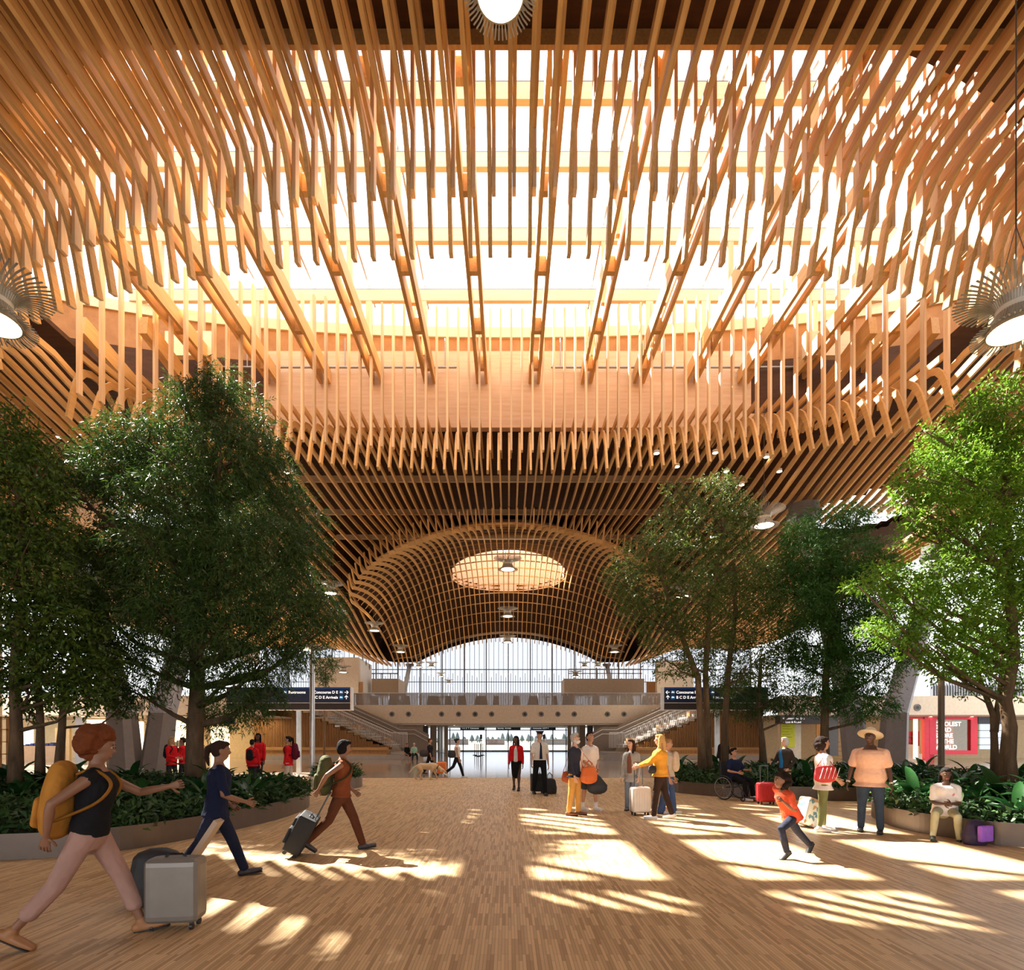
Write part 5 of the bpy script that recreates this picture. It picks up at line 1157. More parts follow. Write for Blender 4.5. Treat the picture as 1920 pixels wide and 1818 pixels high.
            for _ in range(90):
                v = Vector((random.gauss(0,1), random.gauss(0,1), random.gauss(0,1))).normalized()
                if v.y > .3 and v.z < .5: continue
                m.ell(HP(v.x*.10, -.05+v.y*.09, .0+v.z*.12), (.036*hs,)*3, None, 8, 6)
        elif hair == 'bun': m.ell(HP(0,-.12,.07), (.04*hs,)*3, MH, 10, 8)
        elif hair == 'ponytail': m.loft([HP(0,-.09,.07), HP(0,-.15,.03), HP(0,-.15,-.08), HP(0,-.12,-.18)], [.03*hs,.035*hs,.03*hs,.012*hs], 8, side=hl)
        elif hair == 'braids':
            for q in range(9):
                a = math.radians(100+q*40/1.0*.4+ (q*16)); x = math.cos(a)*.085; y = -abs(math.sin(a))*.09+.0
                m.loft([HP(x,y,.03), HP(x*1.15,y*1.15,-.10), HP(x*1.1,y*1.1,-.20), HP(x,y*1.0+.0,-.30)], [.018*hs,.018*hs,.016*hs,.01*hs], 6, side=hl)
        elif hair == 'quiff': m.ell(HP(0,.045,.105), (.06*hs,.05*hs,.03*hs), MH, 10, 8)
        if hair != 'bald': link('hair', remesh(m, min(vox,.011), 1, [hm], 'hair'), t)
    J.update(T=T, hc=hc, hf=hf, hl=hl, hu=hu, MH=MH, s=s, hs=hs, sp=sp, l2=l2, fw=fw2, root=t, hip=hip)
    return J
def glasses(J):
    mb = MB(); k = J['hs']
    for q in (1,-1):
        m2 = MB(); m2.lathe([(.020,0),(.0245,0),(.0245,.004),(.020,.004)], 14, close=True)
        mb.add([tuple(J['hc']+(J['hf']*(.096+c)+J['hl']*(a+.031*q)+J['hu']*(b+.014))*k) for a, b, c in m2.v], m2.f)
        mb.bar(J['hc']+(J['hf']*.096+J['hl']*.055*q+J['hu']*.016)*k, J['hc']+(J['hf']*.0+J['hl']*.080*q+J['hu']*.014)*k, .004, .004)
    mb.bar(J['hc']+(J['hf']*.099+J['hl']*.011+J['hu']*.016)*k, J['hc']+(J['hf']*.099-J['hl']*.011+J['hu']*.016)*k, .004, .004); obj('glasses', mb, BLACK, J['root'])
def W(J, v):  # person-local point to world
    r = J['root']; return Matrix.Translation(r.location) @ Matrix.Rotation(r.rotation_euler.z, 4, 'Z') @ Vector(v)
def rbox(sx, sy, sz, r=.03, n=3):
    """rounded box mesh centred on x,y, base at 0"""
    import bmesh
    bm = bmesh.new(); bmesh.ops.create_cube(bm, size=1)
    for v in bm.verts: v.co = Vector((v.co.x*sx, v.co.y*sy, (v.co.z+.5)*sz))
    bmesh.ops.bevel(bm, geom=list(bm.edges)+list(bm.verts), offset=r, segments=n, profile=.6, affect='EDGES')
    mb = MB(); bm.verts.ensure_lookup_table(); mb.v = [tuple(v.co) for v in bm.verts]; mb.f = [tuple(v.index for v in f.verts) for f in bm.faces]; mb.m = [0]*len(mb.f); bm.free(); return mb
def suitcase(label, loc, rz, size, col, tilt=0, handle=.5, hcol=None, ribs=True, rough=.4, metal=0, soft=False):
    sx, sy, sz = size; t = thing('suitcase', label, 'suitcase', loc, rz); t.rotation_euler = (math.radians(tilt), 0, rz)
    m_ = mat('case_%.2f%.2f%.2f' % tuple(col), col, rough, metal); b = rbox(sx, sy, sz, .065 if not soft else .03)
    b.v = [(x,y,z+.06) for x,y,z in b.v]; sh = obj('shell', b, m_, t, smooth=False)
    if ribs:
        mb = MB()
        for q in range(7): x = -sx*.40+q*sx*.8/6; mb.box((x-.008,-sy/2-.006,.14),(x+.008,-sy/2+.004,sz-.02)); mb.box((x-.008,sy/2-.004,.14),(x+.008,sy/2+.006,sz-.02))
        obj('shell_ridges', mb, m_, sh)
        mb = MB(); mb.box((-sx/2-.003,-.012,.07),(sx/2+.003,.012,sz+.0)); mb.box((-sx/2+.04,-.012,sz+.055),(sx/2-.04,.012,sz+.063)); obj('zip_seam', mb, mat('seam_grey',(.2,.18,.16),.5), t)
    if soft:
        mb = rbox(sx*.8, .05, sz*.42, .02); mb.v = [(x,y-sy/2-.02,z+.14) for x,y,z in mb.v]; obj('front_pocket', mb, m_, t)
        mb = rbox(sx*.8, .04, sz*.22, .015); mb.v = [(x,y-sy/2-.015,z+.14+sz*.5) for x,y,z in mb.v]; obj('front_pocket', mb, m_, t)
    for x in (-sx/2+.06, sx/2-.06):
        for y in (-sy/2+.05, sy/2-.05):
            mb = MB(); mb.lathe([(0,-.012),(.028,-.012),(.028,.012),(0,.012)], 12); mb.v = [(x+c, y+a, .028+bb) for a, bb, c in mb.v]; mb.box((x-.014,y-.014,.035),(x+.014,y+.014,.075)); obj('wheel', mb, BLACK, t)
    if handle:
        mb = MB(); hw = sx*.22
        for x in (-hw, hw): mb.bar((x,sy/2-.04,sz+.05),(x,sy/2-.04,sz+.06+handle),.016,.012)
        mb.bar((-hw-.012,sy/2-.04,sz+.06+handle),(hw+.012,sy/2-.04,sz+.06+handle),.026,.024); obj('trolley_handle', mb, mat('handle_%s' % ('m' if hcol is None else 'c'), hcol or (.55,.5,.45), .35, .6), t)
    mb = MB(); mb.loft([(-.08,0,sz+.06),(-.05,0,sz+.085),(.05,0,sz+.085),(.08,0,sz+.06)], [.01]*4, 8); obj('grip', mb, mat('grip_brown',(.25,.1,.05),.5) if col[0] > .5 else BLACK, t, smooth=True)
    return t
def backpack(label, J, col, back=.17, h=.44, w_=.30, d_=.17, up=.10, strap=None, name='backpack', side=0, category='backpack', pocket=True):
    s = J['s']; r = J['root']; t = thing(name, label, category, r.location, r.rotation_euler.z)
    m_ = cloth('%.2f%.2f%.2f' % tuple(col), col, .8); T = J['T']; l2 = J['l2']; fw = J['fw']; sp = J['sp']
    c0 = T(up)-fw*(back*s)+l2*side*s; hgt = h*s
    m = MB(); m.loft([c0+sp*hgt*.04, c0+sp*hgt*.25, c0+sp*hgt*.6, c0+sp*hgt*.9], [(w_*.46*s,d_*.46*s),(w_*.5*s,d_*.55*s),(w_*.5*s,d_*.5*s),(w_*.40*s,d_*.38*s)], 14, side=l2); link('bag_body', remesh(m, .014, 2, [m_], 'bag'), t)
    if pocket:
        m = MB(); c1 = c0-fw*d_*.5*s; m.loft([c1+sp*hgt*.1, c1+sp*hgt*.45], [(w_*.36*s,d_*.2*s),(w_*.34*s,d_*.16*s)], 12, side=l2); link('front_pocket', remesh(m, .014, 2, [m_], 'pocket'), t)
    for q in (1,-1):
        if side: break
        m = MB(); a = T(.46)-fw*.1*s+l2*q*.09*s; b = T(.505)+l2*q*.095*s; c = T(.44)+fw*.115*s+l2*q*.10*s; c2 = T(.36)+fw*.135*s+l2*q*.125*s; d = T(.24)+fw*.05*s+l2*q*.165*s; e = c0+sp*hgt*.15+l2*q*w_*.42*s
        m.loft(smooth_path([a,b,c,c2,d,e]), [(.022,.012)]*26, 8, side=l2, rnd=False); obj('strap', m, cloth('%.2f%.2f%.2f' % tuple(strap or [v*.6 for v in col]), strap or [v*.6 for v in col]), t, smooth=True)
    return t
def softbag(name, label, cat, p, size, col, rz=0, handles=True, rough=.6, strapto=None, taper=.85):
    t = thing(name, label, cat, p, rz); sx, sy, sz = size; m_ = mat('leather_%.2f%.2f%.2f' % tuple(col), col, rough, bump=(12,.4))
    m = MB(); m.loft([(0,0,sz*.08),(0,0,sz*.4),(0,0,sz*.9)], [(sx*.5,sy*.5),(sx*.52,sy*.55),(sx*.5*taper,sy*.3)], 16, side=(1,0,0)); link('bag_body', remesh(m, .012, 2, [m_], 'bag'), t)
    if handles:
        for q in (1,-1):
            m = MB(); m.loft([(-sx*.22,q*sy*.2,sz*.85),(-sx*.18,q*sy*.12,sz*1.25),(0,q*sy*.08,sz*1.42),(sx*.18,q*sy*.12,sz*1.25),(sx*.22,q*sy*.2,sz*.85)], [.009]*5, 6, rnd=False); obj('handle', m, m_, t, smooth=True)
    if strapto is not None:
        m = MB(); q = Matrix.Rotation(-rz, 3, 'Z') @ (Vector(strapto)-Vector(p)); m.loft([(-sx*.4,0,sz*.9), q, (sx*.4,0,sz*.9)], [.009]*3, 6, rnd=False); obj('shoulder_strap', m, m_, t, smooth=True)
    return t
def at(px, py, Y=None):
    g = G(px, py) if Y is None else Vector((PX(px, Y), Y, 0)); return (g.x, g.y, 0)
# ---------- foreground walkers
J = person('person striding in left foreground with big curly auburn hair, black top, pink trousers', at(168,0,4.45), 108, 1.76, 'brown', ((26,6,2),(-26,14,2)), lean=6, arms=((.52,.16,.34),(-.20,-.22,.02)), hair='afro', hairc=(.16,.045,.015), topc=(.014,.014,.016), sleeve='none', bottom='cropped', botc=(.42,.25,.20), shoec=(.36,.16,.06), vox=.010, hem=-.02, tname='top', footp=(-8,32), headyp=(4,-5))
backpack('large mustard orange backpack worn by the striding person in the left foreground', J, (.50,.21,.035), back=.225, h=.54, w_=.36, d_=.22, up=.0)
suitcase('silver hard-shell suitcase standing upright in the left foreground', (PX(330,4.75), 4.75, 0), .12, (.43,.24,.54), (.24,.215,.185), 0, 0, rough=.40, metal=.35, ribs=False)
softbag('duffel_bag', 'dark crumpled bag on the floor behind the silver suitcase', 'bag', (PX(290,5.4),5.45,0), (.5,.35,.50), (.025,.025,.028), .3, handles=False)
J = person('person in a dark navy top walking away behind the silver suitcase, dark tied hair', at(405,0,6.3), 120, 1.66, 'brown', ((24,4,2),(-24,16,2)), lean=4, arms=((.16,.24,.02),(.30,-.20,.08)), hair='ponytail', hairc=(.035,.018,.012), topc=(.014,.018,.045), sleeve='half', bottom='trousers', botc=(.018,.022,.045), shoec=(.05,.04,.04), vox=.011, hem=-.10, footp=(-6,28), headyp=(0,0))
t = thing('flat_parcel', 'long beige flat parcel held low by the person in the navy top', 'parcel', (PX(398,6.05), 5.98, .30)); mb = MB(); mb.bar((.10,.02,.42),(-.16,0,.02),.17,.05); obj('board', mb, mat('kraft_beige',(.50,.38,.27),.7), t)
mb = MB(); mb.bar((.10,-.012,.42),(-.16,-.03,.02),.012,.012); obj('tape', mb, mat('pale_tape',(.75,.68,.55),.5), t)
J = person('person in a rust sleeveless jumpsuit walking right with an olive backpack', at(640,0,7.9), 102, 1.66, 'brown', ((24,6,2),(-24,22,2)), lean=3, arms=((.16,.20,.02),(-.30,-.22,.08)), hair='bob', hairc=(.012,.010,.010), topc=(.20,.055,.02), sleeve='none', bottom='trousers', botc=(.10,.035,.018), shoec=(.05,.04,.035), vox=.011, hem=-.05, footp=(-8,34), headyp=(8,-6), tname='jumpsuit_top')
backpack('olive green backpack worn by the person in the rust jumpsuit', J, (.085,.085,.035), back=.25, h=.52, w_=.34, d_=.23, up=.02)
h = W(J, J['hand1'])
t = suitcase('black soft suitcase tilted on its wheels behind the person in rust', (h.x-.32, h.y-.05, 0.03), math.radians(-82), (.40,.24,.52), (.012,.012,.013), 0, .38, soft=True, ribs=False, rough=.7, hcol=(.1,.1,.1))
t.rotation_euler = (Matrix.Rotation(math.radians(28), 3, 'Y') @ Matrix.Rotation(math.radians(-80), 3, 'Z')).to_euler()
# ---------- middle
J = person('person in a bright red jacket and black skirt walking towards the camera', at(968,0,16.8), -8, 1.68, 'dark', ((14,6,1),(-12,10,1)), hair='long', hairc=(.015,.010,.009), topc=(.62,.015,.02), sleeve='long', bottom='skirt', botc=(.012,.012,.014), shoec=(.012,.012,.012), wd=.95, vox=.014, hem=.02, tname='jacket', open_=(.75,.72,.70), headyp=(-15,0), footp=(0,15))
J = person('person in a pilot uniform: black cap, white short-sleeve shirt, dark tie', at(1012,0,15.5), 8, 1.82, 'fair', ((16,6,2),(-14,12,2)), hair='short', hairc=(.05,.03,.02), topc=(.80,.76,.68), sleeve='short', bottom='trousers', botc=(.014,.014,.018), shoec=(.012,.012,.012), vox=.014, hem=.03, aang=((-8,10,10),(14,12,20)), footp=(0,18), collar=(.8,.76,.7))
mb = MB(); T = J['T']; mb.loft([T(.49,.095), T(.40,.168), T(.2,.160), T(.06,.165)], [(.016,.008),(.024,.008),(.036,.008),(.042,.008)], 8, side=J['l2'], rnd=False); obj('necktie', mb, cloth('tie', (.015,.022,.06)), J['root'], smooth=True)
for q in (1,-1): mb = MB(); mb.bar(T(.495)+J['l2']*q*.09, T(.48)+J['l2']*q*.17, .06, .016); obj('epaulette', mb, cloth('tie', (.015,.022,.06)), J['root'])
mb = MB(); hc = J['hc']; hu = J['hu']; hf = J['hf']; mb.loft([hc+hu*.075, hc+hu*.105, hc+hu*.135], [(.094,.106),(.100,.112),(.135,.135)], 18, side=J['hl'], rnd=False); mb.loft([hc+hf*.07+hu*.07, hc+hf*.155+hu*.055], [(.075,.008),(.055,.006)], 12, side=J['hl']); obj('cap', mb, mat('cap_black',(.012,.012,.016),.5), J['root'], smooth=True)
suitcase('black cabin bag pulled beside the person in pilot uniform', at(1008,0,15.9), .2, (.38,.24,.50), (.014,.014,.015), 0, .42, soft=True, ribs=False, rough=.7, hcol=(.2,.2,.2))
softbag('flight_case', 'black squarish flight bag leaning against the pilot cabin bag', 'bag', (PX(1030,15.9),15.8,0), (.42,.26,.42), (.014,.014,.015), .3)
J = person('grey-haired bearded person in navy blazer and mustard chinos looking up to the right', at(1078,0,11.5), 62, 1.72, 'fair', ((3,2,2),(-5,2,3)), hair='short', hairc=(.45,.43,.42), topc=(.035,.037,.055), sleeve='long', bottom='trousers', botc=(.60,.32,.085), shoec=(.17,.06,.025), vox=.012, hem=-.12, open_=(.78,.62,.52), tname='blazer', headyp=(-10,16), wd=1.08, aang=((6,8,14),(2,10,16)))
mb = MB(); mb.ell(J['hc']-J['hu']*.078*J['s']+J['hf']*.022, (.062,.066,.045), J['MH'], 14, 10); mb.ell(J['hc']-J['hu']*.05*J['s']+J['hf']*.004, (.066,.055,.04), J['MH'], 14, 10); obj('beard', mb, mat('beard_white',(.72,.70,.67),.8,bump=(40,.6)), J['root'], smooth=True)
glasses(J)
softbag('shoulder_bag', 'orange leather bag hanging in front of the person in the navy blazer', 'bag', (PX(1103,11.45), 11.36, .70), (.40,.17,.30), (.62,.13,.02), .5, strapto=(PX(1086,11.45), 11.42, 1.36))
softbag('shoulder_bag', 'rust leather bag corner behind the person in the navy blazer', 'bag', (PX(1066,11.8), 11.8, .68), (.30,.14,.20), (.42,.08,.02), .2, handles=False, strapto=(PX(1070,11.6), 11.6, 1.38))
J = person('young person in a white polo shirt and dark shorts, looking up', at(1106,0,12.3), 28, 1.74, 'tan', ((4,2,4),(-4,2,5)), hair='quiff', hairc=(.025,.016,.012), topc=(.84,.76,.70), sleeve='short', bottom='shorts', botc=(.05,.055,.065), shoec=(.78,.77,.76), vox=.012, hem=-.13, headyp=(-5,20), arms=((.20,.06,.0),(.20,-.06,.0)), collar=(.85,.78,.72), tname='polo_shirt')
for i in (0,1): mb = MB(); a = J['ank%d'%i]; mb.loft([a-Vector((0,0,.01)), a+Vector((0,0,.10))], [.043,.045], 12, rnd=False); obj('sock', mb, cloth('sock', (.8,.8,.8)), J['root'], smooth=True)
p = W(J, (J['hand0']+J['hand1'])/2); softbag('duffel_bag', 'big slumped black duffel held low with both hands by the person in the white polo', 'bag', (p.x-.01, p.y-.08, .44), (.44,.22,.33), (.018,.020,.026), .15, taper=.4, handles=False)
J = person('young person in an open grey cardigan, brown top and wide pale jeans', at(1184,0,12.15), -35, 1.58, 'fair', ((4,3,2),(-4,3,2)), hair='long', hairc=(.055,.024,.014), topc=(.36,.35,.33), sleeve='long', bottom='wide', botc=(.20,.25,.32), shoec=(.10,.10,.12), vox=.012, hem=-.22, open_=(.20,.085,.06), tname='cardigan', headyp=(-18,5), wd=.92)
suitcase('cream white ribbed suitcase between the cardigan and the orange jacket', (PX(1200,11.55), 11.55, 0), .15, (.40,.26,.52), (.82,.74,.66), 0, .50, hcol=(.75,.68,.6))
J = person('person seen from behind in an orange jacket with long blond hair', at(1238,0,11.0), -112, 1.70, 'fair', ((10,4,2),(-12,6,2)), hair='long', hairc=(.62,.36,.13), topc=(.80,.36,.045), sleeve='long', bottom='trousers', botc=(.045,.026,.020), shoec=(.82,.80,.78), vox=.011, hem=-.05, tname='jacket', arms=((.42,.06,.16),(.46,-.08,.14)), headyp=(8,0), wd=1.06, footp=(0,12))
softbag('belt_bag', 'small black bag at the hip of the person in the orange jacket', 'bag', (PX(1222,10.9), 10.86, .92), (.17,.09,.13), (.02,.02,.022), .2, handles=False)
J = person('person in blue jeans mostly hidden behind the blond person in orange', at(1252,0,11.75), 60, 1.60, 'tan', ((8,4,3),(-6,4,3)), hair='short', hairc=(.3,.18,.08), topc=(.55,.48,.40), sleeve='short', bottom='wide', botc=(.06,.10,.22), shoec=(.75,.74,.72), vox=.014)
backpack('pale beige backpack beside the long blond hair', J, (.62,.50,.38), back=-.17, h=.40, w_=.26, d_=.18, up=.10, side=.02, pocket=False)
# ---------- wheelchair user
wx, wy, _ = at(1378, 0, 14.35)
J = person('person with glasses in a navy t-shirt sitting in a black wheelchair', (wx, wy+.02, 0), 28, 1.66, 'tan', ((84,78,5),(80,70,6)), sit=.56, lean=-4, hair='quiff', hairc=(.015,.012,.01), topc=(.014,.020,.055), sleeve='short', bottom='trousers', botc=(.012,.012,.015), shoec=(.80,.80,.80), vox=.013, arms=((.36,.14,.22),(.30,-.24,.16)), headyp=(8,4), wd=1.12)
glasses(J)
t = thing('wheelchair', 'black wheelchair with a large spoked wheel in front of the right far planter', 'wheelchair', (wx, wy, 0), math.radians(28))
def tor(mb, c, R_, r, ax='x', n=36, k=8):
    vs = []
    for i in range(n):
        a = 2*math.pi*i/n
        for j in range(k):
            b = 2*math.pi*j/k; rr = R_+r*math.cos(b); v = (r*math.sin(b), rr*math.cos(a), rr*math.sin(a)); vs.append((c[0]+v[0], c[1]+v[1], c[2]+v[2]))
    mb.add(vs, [(i*k+j, ((i+1)%n)*k+j, ((i+1)%n)*k+(j+1)%k, i*k+(j+1)%k) for i in range(n) for j in range(k)])
for s_ in (1,-1):
    mb = MB(); tor(mb, (s_*.29,.10,.31), .295, .016); o = obj('wheel', mb, BLACK, t, smooth=True)
    mb = MB(); tor(mb, (s_*.33,.10,.31), .255, .008); obj('push_rim', mb, GREY, o, smooth=True)
    mb = MB()
    for q in range(12): a = q*math.pi/6; mb.loft([(s_*.29,.10,.31),(s_*.29,.10+.29*math.cos(a),.31+.29*math.sin(a))], [.003,.003], 5, rnd=False)
    mb.lathe([(0,-.03),(.03,-.03),(.03,.03),(0,.03)], 12); n_ = 12*4; mb.v[-n_:] = [(s_*.29+z, .10+x, .31+y) for x, y, z in mb.v[-n_:]]; obj('spokes', mb, GREY, o)
    mb = MB(); tor(mb, (s_*.22,-.42,.07), .055, .015, n=18); mb.bar((s_*.22,-.42,.07),(s_*.22,-.38,.25),.02,.02); obj('caster', mb, BLACK, t, smooth=True)
mb = MB(); mb.box((-.23,-.24,.42),(.23,.20,.47)); obj('seat', mb, BLACK, t)
mb = MB(); mb.bar((0,.25,.50),(0,.33,.95),.44,.03, up=(0,1,0)); obj('backrest', mb, BLACK, t)
mb = MB()
for s_ in (1,-1): mb.loft([(s_*.25,.25,.98),(s_*.25,.22,.45),(s_*.25,-.25,.42),(s_*.22,-.42,.26),(s_*.16,-.50,.10)], [.013]*5, 8); mb.loft([(s_*.25,.10,.31),(s_*.25,.10,.44)], [.012,.012], 8)
mb.loft([(-.25,.10,.31),(.25,.10,.31)], [.012,.012], 8); obj('frame', mb, BLACK, t, smooth=True)
mb = MB(); mb.box((-.17,-.62,.085),(.17,-.46,.10)); obj('footrest', mb, BLACK, t)
J = person('silver-haired person in dark blazer, blue shirt and khaki trousers facing left', at(1472,0,13.65), -72, 1.63, 'fair', ((4,3,2),(-4,3,2)), hair='bob', hairc=(.62,.62,.64), topc=(.045,.038,.032), sleeve='long', bottom='trousers', botc=(.35,.25,.15), shoec=(.05,.04,.03), vox=.013, hem=-.12, open_=(.02,.16,.42), tname='blazer', arms=((.10,.20,-.02),(.34,-.12,.16)), headyp=(0,0))
h = W(J, J['hand0']); t = thing('paper_tag', 'white paper held by the silver-haired person', 'paper', (h.x, h.y-.03, h.z-.30)); mb = MB(); mb.box((-.07,-.004,0),(.07,.004,.24)); obj('sheet', mb, WHITE, t)
suitcase('bright red suitcase half hidden behind the running child', at(1436,0,13.35), .1, (.42,.24,.46), (.45,.01,.015), 0, .40, hcol=(.3,.3,.3))
# ---------- running child
J = person('running child with curly dark hair in an orange-red t-shirt and dark trousers', at(1484,0,7.55), -68, 1.32, 'brown', ((62,78,4),(-42,8,4)), lean=24, arms=((.34,.12,.28),(-.02,-.26,.26)), hair='curly', hairc=(.025,.018,.014), topc=(.78,.11,.045), sleeve='short', bottom='trousers', botc=(.03,.034,.055), shoec=(.03,.03,.03), vox=.010, hem=-.06, footp=(30,55), headyp=(0,4), twist=-12)
# ---------- right group
J = person('person with curly dark hair, white blouse and olive leggings facing right', at(1543,0,9.56), 78, 1.64, 'tan', ((4,2,2),(-5,3,2)), hair='curly', hairc=(.03,.02,.016), topc=(.82,.78,.74), sleeve='short', bottom='leggings', botc=(.21,.22,.09), shoec=(.82,.80,.80), vox=.011, hem=-.16, arms=((.24,.20,.05),(.16,-.26,.03)), headyp=(6,2), tname='blouse', wd=1.02)
q = W(J, J['T'](.12)-J['l2']*.24); t = softbag('striped_bag', 'red bag with pale diagonal stripes under the arm of the person in the white blouse', 'bag', (q.x-.05, q.y-.02, .88), (.40,.13,.25), (.55,.03,.035), math.radians(8), handles=False, strapto=tuple(W(J, J['T'](.49)-J['l2']*.12)), taper=.95)
for i in range(5): mb = MB(); x = -.16+i*.075; mb.bar((x,-.073,.04),(x+.07,-.066,.22),.008,.006, up=(0,1,0)); obj('pale_stripe', mb, WHITE, t)
t = thing('patterned_bag', 'white patterned wheeled bag leaning behind the olive leggings', 'bag', (PX(1513,10.0),10.0,0.02), .3); t.rotation_euler = (0, math.radians(18), .3)
m = rbox(.42,.28,.50,.06); 
pm = bpy.data.materials.new('pattern_cloth'); pm.use_nodes = True; nt = pm.node_tree; tc = nt.nodes.new('ShaderNodeTexCoord'); vz = nt.nodes.new('ShaderNodeTexVoronoi'); vz.inputs['Scale'].default_value = 14; crr = nt.nodes.new('ShaderNodeValToRGB'); crr.color_ramp.interpolation = 'CONSTANT'
crr.color_ramp.elements[0].color = (.15,.28,.35,1); crr.color_ramp.elements[1].position = .3; crr.color_ramp.elements[1].color = (.78,.75,.72,1); e = crr.color_ramp.elements.new(.8); e.color = (.6,.3,.15,1)
nt.links.new(tc.outputs['Object'], vz.inputs['Vector']); nt.links.new(vz.outputs['Color'], crr.inputs['Fac']); nt.links.new(crr.outputs[0], nt.nodes['Principled BSDF'].inputs['Base Color'])
obj('bag_body', m, pm, t); mb = MB()
for x in (-.15,.15): mb.lathe([(0,-.012),(.03,-.012),(.03,.012),(0,.012)], 12, c=(x,0,.02))
obj('wheel_pair', mb, BLACK, t)
J = person('tall broad person in a straw hat, peach t-shirt and jeans looking up to the left', at(1632,0,9.45), -38, 1.75, 'dark', ((3,2,5),(-3,2,5)), hair=None, topc=(.86,.52,.36), sleeve='short', bottom='trousers', botc=(.045,.065,.10), shoec=(.03,.03,.035), vox=.011, hem=-.14, headyp=(-12,16), wd=1.28, aang=((4,14,14),(4,16,12)), tname='tshirt')
mb = MB(); hc, hu, hf, hl = J['hc'], J['hu'], J['hf'], J['hl']; up = (hu-hf*.15).normalized(); c = hc+hu*.055; mb.loft([c, c+up*.05, c+up*.10, c+up*.115], [(.095,.105),(.09,.10),(.075,.085),(.05,.06)], 20, side=hl, rnd=False); mb.loft([c-up*.006, c+up*.006], [(.19,.20),(.185,.195)], 28, side=hl, rnd=False); o = obj('straw_hat', mb, mat('straw',(.78,.62,.42),.8,bump=(60,.4)), J['root'], smooth=True)
mb = MB(); mb.loft([c+up*.01, c+up*.035], [(.098,.108),(.096,.106)], 20, side=hl, rnd=False); obj('hat_band', mb, mat('band_brown',(.2,.11,.06),.7), o, smooth=True)
glasses(J)
for i in (0,1): mb = MB(); a = J['wr%d'%i]; d = (J['wr%d'%i]-J['el%d'%i]).normalized(); mb.loft([a-d*.03, a-d*.005], [.034,.033], 12, rnd=False); obj('bracelet', mb, mat('silver_band',(.7,.65,.6),.3,.8), J['root'], smooth=True)
gx, gy, _ = at(1770, 0, 8.95)
J = person('smiling girl in a white t-shirt and pale green trousers seated on the planter rim', (gx+.06, gy+.06, 0), -32, 1.56, 'dark', ((82,80,6),(86,74,12)), sit=.43, lean=14, hair='braids', hairc=(.02,.017,.015), topc=(.84,.80,.80), sleeve='short', bottom='leggings', botc=(.50,.47,.30), shoec=(.04,.045,.03), vox=.010, arms=((.36,.05,.16),(.36,-.05,.15)), headyp=(8,4), hold=(.5,.5), tname='tshirt')
mb = MB(); mb.ell(J['T'](.36,.128)+J['l2']*.07, (.035,.012,.035), None, 12, 8); obj('chest_patch', mb, mat('patch_pink',(.8,.25,.3),.7), J['root'], smooth=True)
t = softbag('backpack', 'purple and black backpack on the floor by the seated girl', 'backpack', (PX(1815,8.55), 8.42, 0), (.40,.26,.34), (.028,.012,.045), .3, handles=False)
mb = rbox(.26,.07,.24,.03); mb.v = [(x,y-.14,z+.06) for x,y,z in mb.v]; obj('purple_pocket', mb, cloth('purple',(.32,.13,.62)), t, smooth=True)
# ---------- red jackets behind the left planter
RJ = dict(topc=(.62,.012,.018), sleeve='long', tname='jacket', vox=.014, hem=-.14, shoec=(.1,.1,.1))
J = person('person with long blond hair in a red jacket between the left columns', at(322,0,17.6), 75, 1.64, 'fair', hair='long', hairc=(.42,.24,.10), botc=(.03,.03,.04), arms=((.3,.1,.1),(.28,-.1,.1)), headyp=(0,0), **RJ)
backpack('black backpack of the blond person in the red jacket', J, (.015,.015,.017))
J = person('person in a red jacket facing the blond person beside the big trunk', at(343,0,18.4), -70, 1.62, 'brown', hair='short', hairc=(.03,.02,.015), botc=(.03,.03,.04), arms=((.3,.1,.1),(.28,-.1,.1)), **RJ)
J = person('tall person with long braids in a red jacket behind the left planter', at(484,0,18.3), 5, 1.76, 'dark', hair='long', hairc=(.014,.011,.01), botc=(.03,.03,.04), **RJ)
J = person('shorter person in a red hooded jacket seen from behind', at(473,0,17.3), 175, 1.56, 'tan', hair='short', hairc=(.02,.015,.012), botc=(.03,.03,.04), **RJ)
mb = MB(); mb.loft([J['T'](.50,-.05), J['T'](.44,-.13)], [(.09,.05),(.10,.04)], 12, side=J['l2']); obj('hood', mb, cloth('0.620.010.02', (.62,.012,.018)), J['root'], smooth=True)
backpack('small black backpack on the red hooded jacket', J, (.015,.015,.017), h=.36, w_=.24, d_=.14)
J = person('person with tied curly hair in a red jacket and cream trousers facing left', at(541,0,17.0), -78, 1.66, 'tan', hair='ponytail', hairc=(.02,.015,.012), botc=(.70,.62,.52), **RJ)
backpack('maroon backpack worn by the person with cream trousers', J, (.11,.012,.03), back=.2, h=.46, w_=.30, d_=.22)
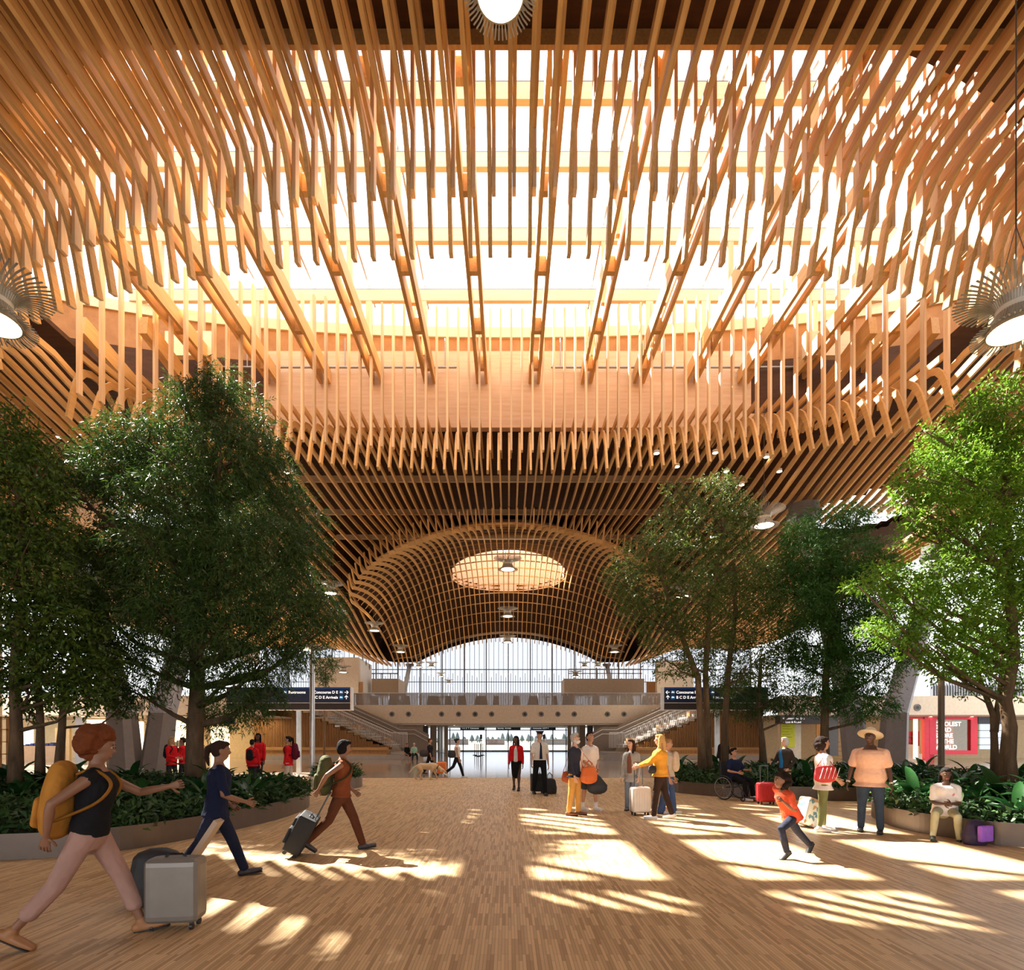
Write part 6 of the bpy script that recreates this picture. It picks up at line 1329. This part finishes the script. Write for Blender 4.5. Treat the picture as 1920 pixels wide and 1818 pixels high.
# ---------- far people
J = person('person with brown hair in dark clothes half hidden by the thin straight tree', at(1356,0,20.6), -60, 1.66, 'tan', hair='bun', hairc=(.07,.03,.015), topc=(.03,.02,.018), sleeve='long', botc=(.02,.02,.02), vox=.018)
backpack('black backpack behind the thin straight tree', J, (.015,.015,.017), h=.36)
J = person('person in white top and black trousers walking right on the shiny floor', at(857,0,21.8), 92, 1.60, 'tan', ((20,4,1),(-22,30,1)), hair='bun', hairc=(.03,.03,.035), topc=(.78,.70,.62), sleeve='none', bottom='trousers', botc=(.014,.016,.022), shoec=(.75,.72,.7), vox=.016, footp=(-5,30), hem=0)
softbag('handbag', 'black handbag at the back of the person in the white top', 'bag', (PX(848,21.8), 21.6, .82), (.30,.14,.26), (.015,.015,.017), .2, handles=False)
J = person('person in black walking right beside the orange suitcase', at(806,0,23.7), 88, 1.58, 'tan', ((14,4,1),(-14,10,1)), hair='short', hairc=(.10,.04,.02), topc=(.016,.015,.018), sleeve='half', bottom='trousers', botc=(.014,.014,.016), shoec=(.03,.03,.03), vox=.018)
softbag('shoulder_bag', 'dark brown shoulder bag of the person in black', 'bag', (PX(797,23.7), 23.5, .80), (.40,.16,.26), (.035,.02,.015), .2, handles=False)
suitcase('bright orange suitcase behind the dog', at(828,0,23.3), 0, (.40,.24,.50), (.85,.20,.015), 0, .36, hcol=(.4,.4,.4))
J = person('person in black dress seated on the plinth of the left stair', at(763,0,38.5), 40, 1.60, 'tan', ((80,80,3),(80,80,3)), sit=.42, hair='short', hairc=(.16,.06,.03), topc=(.015,.013,.013), sleeve='half', bottom='skirt', botc=(.014,.013,.013), vox=.022)
J = person('person with white hair and mint green shirt seated on the plinth of the left stair', at(776,0,38.5), 20, 1.66, 'fair', ((80,80,8),(80,80,8)), sit=.42, lean=8, hair='short', hairc=(.7,.7,.68), topc=(.35,.60,.45), sleeve='short', bottom='trousers', botc=(.02,.02,.025), vox=.022)
# ---------- dog
def dog(loc, rz):
    t = thing('dog', 'pale golden dog walking right with its head low', 'dog', loc, rz); b = MB()
    b.loft([(-.36,0,.47),(-.24,0,.50),(-.05,0,.49),(.16,0,.49),(.30,0,.50)], [(.07,.09),(.095,.125),(.095,.12),(.11,.155),(.085,.12)], 14, side=(0,1,0))
    b.loft([(.28,0,.52),(.42,0,.46),(.52,0,.38)], [(.075,.10),(.062,.075),(.06,.065)], 12, side=(0,1,0))
    b.ell((.56,0,.35), (.095,.065,.07)); b.loft([(.60,0,.33),(.72,0,.27)], [(.038,.038),(.028,.026)], 10, side=(0,1,0))
    for y in (.06,-.06): b.loft([(.53,y,.39),(.51,y*1.45,.34),(.52,y*1.4,.28)], [(.012,.03),(.010,.034),(.008,.02)], 8, side=(1,0,0))
    b.loft([(-.40,0,.50),(-.52,0,.44),(-.62,0,.32),(-.70,0,.24)], [.035,.036,.032,.012], 8, side=(0,1,0))
    for y, off in ((.075,.10),(-.075,-.07)):   # front legs
        b.loft([(.22,y,.44),(.20+off*.4,y,.30),(.22+off,y,.17),(.21+off*1.2,y,.04)], [(.05,.06),.04,.029,.025], 8, side=(0,1,0)); b.ell((.235+off*1.2,y,.026), (.045,.032,.026))
    for y, off in ((.075,-.10),(-.075,.10)):   # hind legs: knee forward high, hock back
        b.loft([(-.28,y,.46),(-.22+off*.5,y,.31),(-.36+off,y,.17),(-.33+off*1.1,y,.04)], [(.07,.09),(.05,.055),.028,.026], 8, side=(0,1,0)); b.ell((-.305+off*1.1,y,.026), (.045,.032,.026))
    ex = MB(); ex.ell((.738,0,.275), (.016,.018,.014), m=2)
    for y in (.045,-.045): ex.ell((.615,y,.365), (.010,.008,.010), m=2)
    link('body', remesh(b, .014, 3, [mat('fur_gold',(.66,.46,.26),.9,bump=(50,.6)), EYEW, EYED], 'dog', ex), t)
    mb = MB(); mb.loft([(.38,0,.475),(.41,0,.46)], [(.072,.085),(.070,.083)], 14, side=(0,1,0), rnd=False); obj('collar', mb, BLACK, t, smooth=True)
dog(at(801,0,21.0), 0)
